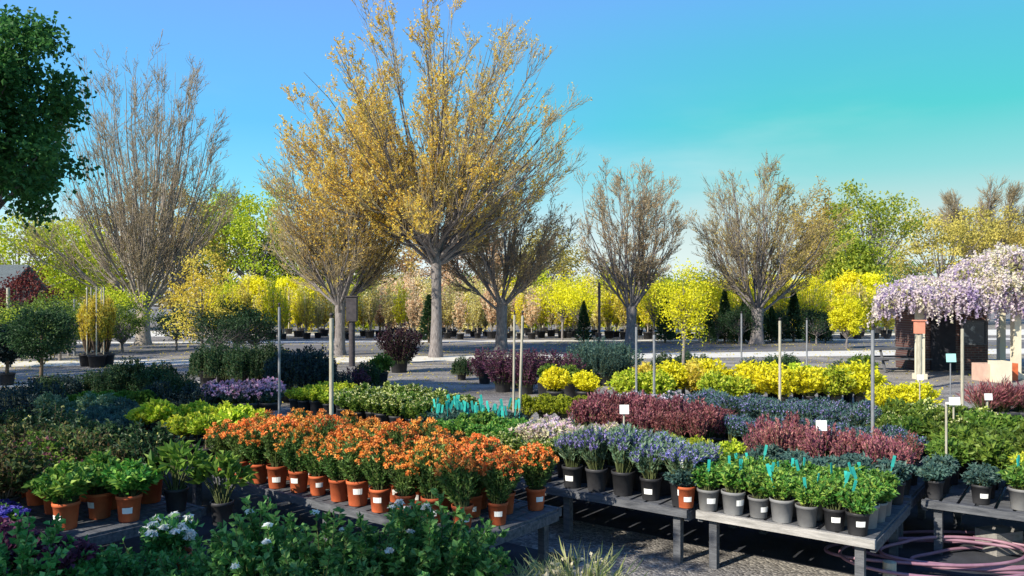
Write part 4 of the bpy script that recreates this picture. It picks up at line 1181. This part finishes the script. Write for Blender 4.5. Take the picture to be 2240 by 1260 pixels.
# bigger yellow trees and dark conifers among them
for i, (px, d, s_) in enumerate(((1230, 47, 1.0), (1270, 46, 0.9), (1430, 46, 1.0), (1530, 46.5, 1.05), (1590, 47, 0.9), (1715, 47, 0.9), (1770, 47.5, 0.95))):
    t = leafy_tree(760 + i, 'yellow leaves', 1.35, 2.75, 1.3, 1.4, 0.06, 52, 30, 0.46, 0.14, 0.09, low=-0.95, shell=0.15)
    tree('yellow_tree', t, X(px, d), d, f'yellow-leaved tree at the front of the far yard, {ordn(i)} from left', 'tree', 'larger yellow trees of the far yard', sc=s_)
t = leafy_tree(780, 'yellow leaves', 0.8, 1.65, 1.0, 0.6, 0.05, 160, 36, 0.16, 0.10, 0.07, low=-1.0)
tree('yellow_topiary', t, X(1852, 38), 38, 'dense brilliant yellow clipped tree beside the wisteria', 'tree')


def conifer(seed, H, R):
    g = np.random.default_rng(seed)
    tb = MB()
    tb.tubes(np.array([[0, 0, 0], [0, 0, H * 0.9]]), [0.05, 0.015], 6, 0)
    n = 1500
    z = g.uniform(0.05, 1, n) ** 0.9
    r = R * (1 - z) ** 0.75 * g.uniform(0.4, 1.05, n)
    az = g.uniform(0, 2 * PI, n)
    p = np.stack([np.cos(az) * r, np.sin(az) * r, z * H], -1)
    c = MB()
    c.leaves(p, np.stack([np.cos(az), np.sin(az), np.full(n, 0.8)], -1) + g.normal(size=(n, 3)) * 0.3, 0.16, 0.07, 0, g=g)
    return tb.mesh('trunk', [M['brown']]), c.mesh('crown', [L['dark green leaves']])


CON = [conifer(800 + i, 2.6, 0.5) for i in range(2)]
for i, (px, d, s_) in enumerate(((938, 44, 1.05), (1277, 44, 0.9), (1455, 44, 1.0), (1552, 43, 0.75), (1585, 44.5, 1.15), (1606, 43, 0.62), (1628, 43.6, 0.95), (1688, 44, 0.8), (1736, 45, 1.15), (1771, 43.5, 0.7), (1806, 44, 0.62))):
    tree('conifer', CON[i % 2], X(px, d), d, f'dark conifer before the far yard, {ordn(i)} from left', 'conifer', 'dark conifers', i * 1.3, (s_ * random.uniform(1.0, 1.5), s_ * 1.2, s_))
for i, (px, d) in enumerate(((1570, 43.4), (1618, 42.6), (1640, 44.0), (1786, 42.8), (1700, 44.6))):
    tree('dark_bush', DB, X(px, d), d, f'dark green bush among the conifers of the far yard, {ordn(i)} from left', 'bush', 'dark bushes among the conifers', i * 2.1, random.uniform(0.7, 0.95))
# staked gold plants at the left
GS = []
for s_ in range(2):
    g = np.random.default_rng(820 + s_)
    P = shoots(g, 70, 0.34, 2.0, 0.5, 0.08, 0.75, 0.8, 0.3)
    b_ = MB()
    b_.tubes(P, np.linspace(0.012, 0.004, 6), 3, 0)
    leaf_on(b_, P, 24, 0.25, 0.11, 0.05, 0.6, g, 1)
    GS.append(b_.mesh('foliage', [M['brown'], L['gold leaves']]))
st = MB()
st.tubes(np.array([[0.1, -0.2, 0.2], [0.1, -0.2, 2.75]]), 0.022, 6, 0)
STAKE = st.mesh('stake', [M['pole']])
for i, (px, d) in enumerate(((192, 27.5), (212, 27), (232, 27.6), (205, 28.6), (225, 28.6))):
    root = tag(empty('staked_plant', (X(px, d), d, 0), random.uniform(-0.4, 0.4), 1.02), f'gold staked plant in a dark pot left of the pale trunk, {ordn(i)} of five', 'potted plant', 'gold staked plants')
    put('pot', POT['tree'], root)
    put('foliage', GS[i % 2], root)
    put('stake', STAKE, root)

#@@STRUCTURES
# ------------------------------------------------------------------ posts, signs
def riser(px, d, ztop, r, lb, mat='pole', lean=(0, 0), head=True):
    r = r * 0.76
    root = tag(empty('post', (X(px, d), d, 0)), lb, 'post', 'posts among the benches')
    p = MB()
    p.tubes(np.array([[0, 0, -0.1], [lean[0] * 0.5, lean[1] * 0.5, ztop * 0.5], [lean[0], lean[1], ztop]]), r, 8, 0)
    p.lathe([(r, 0), (r * 0.5, 0.004), (0.001, 0.005)], 8, 0, c=(lean[0], lean[1], ztop))
    put('shaft', p.mesh('shaft', [M[mat]]), root)
    if head:
        h = MB()
        h.lathe([(r * 0.5, 0), (r * 0.5, 0.035), (r * 0.95, 0.04), (r * 0.95, 0.06), (0.001, 0.07)], 8, 0, c=(lean[0], lean[1], ztop))
        put('sprinkler_head', h.mesh('sprinkler_head', [M['poleD']]), root)


riser(725, 9.6, 2.02, 0.036, 'thick pale post behind the orange flowers')
riser(611, 11.5, 2.15, 0.026, 'thin grey post at the edge of the near-black hedge', 'steel')
riser(1122, 10.2, 2.05, 0.020, 'thin pale post, the upright one of the close pair', lean=(0.02, 0))
riser(1132, 9.8, 2.05, 0.022, 'pale post leaning slightly, right one of the close pair', lean=(0.065, 0))
riser(1431, 13.5, 1.66, 0.030, 'short pale post in the yellow-green shrubs', 'steel')
riser(1706, 16.0, 1.85, 0.038, 'pale post behind the brilliant yellow shrubs')
riser(1622, 24.0, 1.9, 0.035, 'thin grey post between the two vase-shaped trees', 'steel')
riser(1765, 24.0, 1.7, 0.035, 'thin grey post left of the yellow clipped tree', 'steel')
riser(1909, 7.9, 1.93, 0.024, 'tall grey post rising from the rose-red spikes', 'steel')
riser(2105, 9.3, 1.9, 0.025, 'pale post beside the white sign at the right', 'pole')
riser(1392, 15.0, 1.75, 0.030, 'grey post at the side of the blue-green clump', 'steel')
riser(1311, 36.0, 3.2, 0.08, 'dark post among the yellow trees of the far yard', 'poleD', head=False)
riser(18, 34.0, 2.9, 0.10, 'pale trunk-like post under the red-leaved tree', 'pole', head=False)
riser(163, 33.0, 2.4, 0.06, 'thin pale post left of the staked gold plants', 'steel', head=False)
# post with a dark box
root = tag(empty('box_post', (X(770, 27.5), 27.5, 0)), 'dark post carrying a tall dark box beside the second vase-shaped tree', 'post')
p = MB()
p.tubes(np.array([[0, 0, -0.1], [0, 0, 1.6]]), 0.11, 8, 0)
put('shaft', p.mesh('shaft', [M['poleD']]), root)
p = MB()
p.box((0, 0, 2.02), (0.36, 0.3, 0.86), 0)
p.box((0, 0, 2.47), (0.44, 0.38, 0.04), 0)
put('box', p.mesh('box', [M['poleD']]), root)


def sign(px, d, z0, z1, w, h, lb, card='white', post='pole'):
    root = tag(empty('price_sign', (X(px, d), d, 0)), lb, 'sign', 'signs on stakes')
    p = MB()
    p.tubes(np.array([[0, 0, z0], [0, 0, z1]]), 0.011, 6, 0)
    put('stake', p.mesh('stake', [M[post]]), root)
    p = MB()
    p.box((0, -0.02, z1 + h / 2 - 0.02), (w, 0.012, h), 0, 0.0, tilt=-0.12)
    put('card', p.mesh('card', [M[card]]), root)


sign(1795, 7.5, 0.45, 1.0, 0.10, 0.10, 'square white card on a stake in front of the rose-red spikes')
sign(1365, 8.5, 0.45, 1.02, 0.10, 0.10, 'square white card at the left end of the burgundy spikes')
sign(2086, 8.7, 0.45, 1.09, 0.12, 0.09, 'wide white card beside the pale post at the right')
sign(2160, 9.4, 0.45, 1.06, 0.09, 0.08, 'small white card in front of the burgundy grasses at the right')
sign(2079, 13.0, 0.0, 1.25, 0.16, 0.14, 'pale teal card on a thin stake in front of the arbor', 'tealpale', 'steel')
sign(2070, 7.3, 0.45, 1.28, 0.03, 0.02, 'bare pale stake in the green shrubs near the right bench corner')
sign(2012, 14.0, 0.0, 0.85, 0.12, 0.10, 'small white card above the compact yellow shrubs')

# ------------------------------------------------------------------ wisteria arbor
root = tag(empty('arbor', (X(2090, 25), 25, 0)), 'pale timber arbor holding up the flowering wisteria', 'arbor')
ox, oy = X(2090, 25), 25
for (px, d) in ((1975, 27.3), (2012, 22.8), (2222, 22.8), (2190, 27.3), (2330, 22.8)):
    p = MB()
    p.box((X(px, d) - ox, d - oy, 1.1), (0.20, 0.20, 2.2), 0)
    p.box((X(px, d) - ox, d - oy, 0.08), (0.30, 0.30, 0.16), 0)
    put('post', p.mesh('post', [M['cream' if px > 2000 else 'wood_dark']]), root)
for d in (22.8, 27.3):
    p = MB()
    x0 = 0.478 * d
    p.box(((x0 + 19.5) / 2 - ox, d - oy, 2.27), (19.5 - x0, 0.14, 0.20), 0)
    put('beam', p.mesh('beam', [M['cream']]), root)
for k in range(9):
    p = MB()
    p.box((12.9 + k * 0.8 - ox, 25.05 - oy, 2.43), (0.08, 5.2, 0.12), 0)
    put('rafter', p.mesh('rafter', [M['cream']]), root)

g = np.random.default_rng(900)
wist = tag(empty('wisteria', (13.7, 27.3, 0)), 'lilac and cream wisteria in full bloom draped over the arbor', 'wisteria')
wx, wy = 13.7, 27.3
tr = MB()
for k in range(4):
    a = np.linspace(0, 2.4, 12)
    tr.tubes(np.stack([np.cos(a * 3.2 + k * 1.6) * 0.13 * (1 + a * 0.3), np.sin(a * 3.2 + k * 1.6) * 0.13 * (1 + a * 0.3), a], -1), np.linspace(0.10, 0.07, 12), 7, 0)
for k in range(26):
    e = np.array([g.uniform(13.0, 19) - wx, g.uniform(22.6, 27.4) - wy, g.uniform(2.5, 2.7)])
    tr.tubes(bez(np.array([[0, 0, 2.2]]), np.array([[e[0] * 0.4, e[1] * 0.6, 2.9]]), e[None], 8)[0], np.linspace(0.05, 0.015, 8), 5, 0)
put('trunk', tr.mesh('trunk', [M['bark']]), wist)


def wtop(x, y):
    u = x - 0.470 * y
    body = 0.66 + 0.10 * np.sin(u * 2.3 + 1) + 0.92 * np.exp(-((u - 4.1) / 1.15) ** 2) + 0.55 * np.exp(-((u - 6.5) / 1.5) ** 2) + 0.12 * np.sin(u * 5 + y * 3)
    edge = np.clip(u / 1.3, 0, 1) ** 0.7
    side = np.clip((y - 21.6) / 1.6, 0, 1) ** 0.6 * np.clip((28.6 - y) / 1.0, 0, 1) ** 0.5
    return 2.2 + body * edge * side


nc = 330
yc = 21.9 + 6.3 * g.uniform(0, 1, nc) ** 1.2
xc = 0.470 * yc + g.uniform(0.05, 7.5, nc)
n = nc * 10
y = np.repeat(yc, 10) + g.normal(size=n) * 0.13
x = np.repeat(xc, 10) + g.normal(size=n) * 0.13
lift = np.repeat(g.uniform(-0.12, 0.22, nc), 10)
zt = wtop(x, y) + g.normal(size=n) * 0.07 + lift
fb = MB()
m_ = 15
for (cx, cy, cz, nn) in ((x, y, zt, m_),):
    t_ = np.tile(np.linspace(0, 1, nn), (len(cx), 1))
    ln = g.uniform(0.25, 0.55, (len(cx), 1))
    px_ = cx[:, None] + g.normal(size=t_.shape) * 0.055 * (1.15 - t_)
    py_ = cy[:, None] + g.normal(size=t_.shape) * 0.055 * (1.15 - t_)
    pz_ = cz[:, None] - t_ * ln
    pp = np.stack([px_, py_, pz_], -1).reshape(-1, 3)
    fb.leaves(pp, g.normal(size=pp.shape) + np.array([0, 0, -0.5]), 0.085, 0.075, 0, g=g, rnd=np.clip(np.repeat(0.5 + 0.35 * np.sin(cx * 2.1 + cy * 1.3) * np.sin(cy * 2.7 - cx) + g.normal(size=len(cx)) * 0.2, nn) * 0.75 + g.uniform(0, 0.4, len(pp)), 0, 1))
# hanging racemes along the front edge
n = 420
y = g.uniform(21.9, 22.7, n)
x = 0.470 * y + g.uniform(0.0, 8.0, n)
t_ = np.tile(np.linspace(0, 1, 16), (n, 1))
ln = g.uniform(0.3, 0.62, (n, 1))
z0 = 2.55 + g.normal(size=n) * 0.16
pp = np.stack([x[:, None] + g.normal(size=t_.shape) * 0.055 * (1.15 - t_), y[:, None] + g.normal(size=t_.shape) * 0.055 * (1.15 - t_), z0[:, None] - t_ * ln], -1).reshape(-1, 3)
fb.leaves(pp, g.normal(size=pp.shape) + np.array([0, 0, -0.5]), 0.085, 0.075, 0, g=g, rnd=np.clip(np.repeat(g.uniform(0, 0.8, n), 16) * 0.6 + g.uniform(0, 0.4, len(pp)), 0, 1))
put('blossoms', fb.mesh('blossoms', [L['wisteria petals']]), wist)
n = 9000
y = g.uniform(21.9, 28.2, n)
x = 0.470 * y + g.uniform(0.1, 7.6, n)
lb_ = MB()
lb_.leaves(np.stack([x, y, wtop(x, y) - 0.12 + g.normal(size=n) * 0.10], -1), g.normal(size=(n, 3)), 0.15, 0.07, 0, g=g)
put('foliage', lb_.mesh('foliage', [L['wisteria leaves']]), wist)
for o_ in wist.children:
    if o_.name.startswith(('blossoms', 'foliage')):
        o_.location = (-wx, -wy, 0)

# brick kiosk under the arbor
root = tag(empty('brick_kiosk', (X(2085, 25.6), 25.6, 0)), 'small brick kiosk in the shade under the wisteria', 'kiosk')
p = MB()
p.box((0, 0.75, 1.0), (2.3, 1.5, 2.0), 0)
put('wall', p.mesh('wall', [M['brick']]), root)
p = MB()
p.box((0, 0.75, 2.06), (2.5, 1.7, 0.12), 0)
put('roof', p.mesh('roof', [M['roof']]), root)
p = MB()
p.box((-0.35, -0.03, 0.93), (0.8, 0.06, 1.86), 0)
put('door', p.mesh('door', [M['dark']]), root)
p = MB()
p.box((0.65, -0.02, 1.25), (0.75, 0.04, 0.7), 0)
for dx in (-0.405, 0.405):
    p.box((0.65 + dx, -0.035, 1.25), (0.06, 0.07, 0.82), 1)
for dz in (-0.38, 0.38):
    p.box((0.65, -0.035, 1.25 + dz), (0.75, 0.066, 0.06), 1)
put('window', p.mesh('window', [M['glass'], M['wood_dark']]), root)
# pink bird box on its post
root = tag(empty('lantern_post', (X(2011, 20), 20, 0)), 'yellowish post topped by a salmon-coloured box in front of the arbor', 'post')
p = MB()
p.tubes(np.array([[0, 0, -0.1], [0, 0, 1.45]]), 0.07, 8, 0)
p.box((0, 0, 0.1), (0.3, 0.3, 0.2), 0)
put('shaft', p.mesh('shaft', [M['pole']]), root)
p = MB()
p.box((0, 0, 1.60), (0.20, 0.19, 0.32), 0)
p.box((0, 0, 1.775), (0.26, 0.25, 0.03), 0)
put('box', p.mesh('box', [M['pinkbox']]), root)
# picnic table
root = tag(empty('picnic_table', (X(1958, 25.5), 25.5, 0)), 'dark picnic table in the shade at the left end of the arbor', 'table')
for nm, c, s_ in (('table_top', (0, 0, 0.74), (1.6, 0.75, 0.05)), ('bench_seat', (0, -0.65, 0.44), (1.6, 0.26, 0.04)), ('bench_seat', (0, 0.65, 0.44), (1.6, 0.26, 0.04))):
    p = MB()
    p.box(c, s_, 0)
    put(nm, p.mesh(nm, [M['wood_dark']]), root)
for sx in (-0.6, 0.6):
    p = MB()
    p.box((sx, 0, 0.395), (0.08, 1.5, 0.06), 0)
    for sy in (-1, 1):
        p.tubes(np.array([[sx, sy * 0.6, 0.0], [sx, sy * 0.25, 0.714]]), 0.045, 6, 0)
    put('leg_frame', p.mesh('leg_frame', [M['wood_dark']]), root)
# planters at the right
for (px, d, w, mat, lb) in ((2163, 22.3, 0.62, 'clay', 'pinkish clay planter box beside the arbor post'), (2187, 21.9, 0.42, 'cream', 'white square planter between the clay ones'), (2206, 22.4, 0.34, 'terra', 'small terracotta planter against the arbor post')):
    root = tag(empty('planter', (X(px, d), d, 0)), lb, 'planter', 'planters at the arbor')
    h = 0.5 if mat != 'cream' else 0.6
    p = MB()
    for sx, sy, lx, ly in ((0, -1, w, 0.05), (0, 1, w, 0.05)):
        p.box((0, sy * (w / 2 - 0.025), h / 2), (w, 0.05, h), 0)
    for sx in (-1, 1):
        p.box((sx * (w / 2 - 0.025), 0, h / 2), (0.05, w - 0.10, h - 0.004), 0)
    put('box', p.mesh('box', [M[mat]]), root)
    p = MB()
    p.box((0, 0, h - 0.06), (w - 0.1, w - 0.1, 0.04), 0)
    put('soil', p.mesh('soil', [M['soil']]), root)
# shed at the left
root = tag(empty('shed', (X(-45, 46), 46, 0)), 'shed with a grey roof at the far left edge', 'shed')
p = MB()
p.box((0, 1.5, 1.6), (3.4, 3.0, 3.2), 0)
put('wall', p.mesh('wall', [M['dark']]), root)
p = MB()
V = [(-2.0, -0.4, 3.2), (2.0, -0.4, 3.2), (2.0, 1.5, 4.6), (-2.0, 1.5, 4.6), (2.0, 3.4, 3.2), (-2.0, 3.4, 3.2)]
V2 = V + [(a, b, c - 0.14) for a, b, c in V]
p.add(V2, [[0, 1, 2, 3], [3, 2, 4, 5], [6, 9, 8, 7], [9, 11, 10, 8], [0, 6, 7, 1], [5, 4, 10, 11], [1, 7, 8, 2], [2, 8, 10, 4], [0, 3, 9, 6], [3, 5, 11, 9]], 0)
put('roof', p.mesh('roof', [M['roof']]), root)
# garden hose heap at the lower right
g = np.random.default_rng(950)
pts = []
N = 420
for k in range(N):
    th = k / N * 2 * PI * 5.2
    rr = 1 + 0.26 * math.sin(th * 0.37 + 1) + 0.17 * math.sin(th * 1.31) + 0.06 * math.sin(th * 2.7)
    pts.append((0.78 * rr * math.cos(th) + 0.22 * math.sin(th * 0.21), 0.40 * rr * math.sin(th) + 0.1 * math.cos(th * 0.17), 0.02 + 0.07 * (0.5 + 0.5 * math.sin(th * 0.53 + 0.7)) + 0.012 * (k / N) * 7))
p = MB()
p.tubes(np.array(pts), 0.014, 8, 0)
tag(put('garden_hose', p.mesh('garden_hose', [M['hose']]), None, (X(2090, 6.55), 6.55, 0)), 'loosely coiled mauve garden hose on the gravel below the right bench', 'hose')
p = MB()
p.tubes(np.array([[0, 0, -0.05], [0, 0, 0.16]]), 0.05, 10, 0)
p.lathe([(0.05, 0), (0.03, 0.006), (0.001, 0.007)], 10, 0, c=(0, 0, 0.16))
tag(put('stake_stub', p.mesh('stake_stub', [M['pole']]), None, (X(1946, 6.15), 6.15, 0)), 'short pale stub of a post at the foot of the pale-railed bench', 'post')
p = MB()
p.box((0, 0, 0.1), (0.3, 0.22, 0.2), 0, 0.3)
tag(put('concrete_block', p.mesh('concrete_block', [M['wood']]), None, (X(2185, 6.9), 6.9, 0)), 'grey block under the right bench behind the hose', 'block')

#@@LIGHT
# ------------------------------------------------------------------ sky, sun, camera
w = bpy.data.worlds.new('World')
S.world = w
w.use_nodes = True
nt = w.node_tree
nt.nodes.clear()
lk = nt.links.new
out = nt.nodes.new('ShaderNodeOutputWorld')
bg = nd(nt, 'ShaderNodeBackground', {'Strength': 0.1})
sky = nd(nt, 'ShaderNodeTexSky', sky_type='NISHITA', sun_disc=False)
sky.sun_elevation = SUN_EL
sky.sun_rotation = math.atan2(SUN_AZ[0], SUN_AZ[1])
tc = nd(nt, 'ShaderNodeTexCoord')
sp = nd(nt, 'ShaderNodeSeparateXYZ')
lk(tc.outputs['Generated'], sp.inputs[0])
left = ramp(nt, sp.outputs['Z'], [(0.0, (0.95, 0.98, 0.98)), (0.07, (0.78, 0.94, 0.98)), (0.13, (0.22, 0.76, 0.98)), (0.22, (0.12, 0.56, 1.0)), (0.36, (0.17, 0.43, 1.0)), (0.7, (0.10, 0.26, 0.75))])
right = ramp(nt, sp.outputs['Z'], [(0.0, (0.74, 0.88, 0.88)), (0.10, (0.54, 0.68, 0.65)), (0.155, (0.22, 0.64, 0.62)), (0.22, (0.045, 0.60, 0.58)), (0.30, (0.07, 0.52, 0.70)), (0.36, (0.11, 0.45, 0.86)), (0.7, (0.10, 0.26, 0.70))])
mrx = nd(nt, 'ShaderNodeMapRange', {'From Min': -0.30, 'From Max': 0.42}, interpolation_type='SMOOTHSTEP')
lk(sp.outputs['X'], mrx.inputs['Value'])
mix = nd(nt, 'ShaderNodeMix', data_type='RGBA')
lk(mrx.outputs[0], mix.inputs[0])
lk(left, mix.inputs[6])
lk(right, mix.inputs[7])
sc_ = nd(nt, 'ShaderNodeVectorMath', {1: (7.4, 7.4, 7.4)}, operation='MULTIPLY')
lk(mix.outputs[2], sc_.inputs[0])
nz = nd(nt, 'ShaderNodeTexNoise', {'Scale': 2.2, 'Detail': 5.0, 'Roughness': 0.55})
mpz = nd(nt, 'ShaderNodeMapping')
mpz.inputs['Scale'].default_value = (1.0, 1.0, 4.5)
lk(tc.outputs['Generated'], mpz.inputs[0])
lk(mpz.outputs[0], nz.inputs['Vector'])
hz = nd(nt, 'ShaderNodeMapRange', {'From Min': 0.48, 'From Max': 0.75, 'To Min': 0.0, 'To Max': 0.42}, interpolation_type='SMOOTHSTEP')
lk(nz.outputs['Fac'], hz.inputs['Value'])
lowz = nd(nt, 'ShaderNodeMapRange', {'From Min': 0.30, 'From Max': 0.08}, interpolation_type='SMOOTHSTEP')
lk(sp.outputs['Z'], lowz.inputs['Value'])
hm = nd(nt, 'ShaderNodeMath', operation='MULTIPLY')
lk(hz.outputs[0], hm.inputs[0])
lk(lowz.outputs[0], hm.inputs[1])
mh_ = nd(nt, 'ShaderNodeMix', {7: (6.2, 6.6, 6.5, 1)}, data_type='RGBA')
lk(hm.outputs[0], mh_.inputs[0])
lk(sc_.outputs[0], mh_.inputs[6])
m2 = nd(nt, 'ShaderNodeMix', {0: 0.85}, data_type='RGBA')
lk(sky.outputs[0], m2.inputs[6])
lk(mh_.outputs[2], m2.inputs[7])
lk(m2.outputs[2], bg.inputs['Color'])
lk(bg.outputs[0], out.inputs[0])

sl = bpy.data.lights.new('Sun', 'SUN')
sl.energy = 5.0
sl.angle = math.radians(0.5)
sl.color = (1.0, 0.92, 0.76)
so = bpy.data.objects.new('Sun', sl)
COL.objects.link(so)
from mathutils import Vector
h_ = Vector((SUN_AZ[0], SUN_AZ[1])).normalized() * math.cos(SUN_EL)
so.rotation_euler = Vector((h_.x, h_.y, math.sin(SUN_EL))).to_track_quat('Z', 'Y').to_euler()

cam = bpy.data.cameras.new('Camera')
cam.sensor_width = 36
cam.lens = 36 * F / 2240
cam.shift_y = (HZ - 630) / 2240
cam.clip_end = 3000
co = bpy.data.objects.new('Camera', cam)
COL.objects.link(co)
co.location = (0, 0, CAM)
co.rotation_euler = (PI / 2, 0, 0)
S.camera = co
S.view_settings.view_transform = 'Standard'
S.view_settings.look = 'None'
S.view_settings.exposure = 0.6
S.view_settings.gamma = 1.0
S.cycles.max_bounces = 6
S.cycles.diffuse_bounces = 3
S.cycles.transmission_bounces = 3
S.cycles.transparent_max_bounces = 4
S.cycles.use_denoising = True
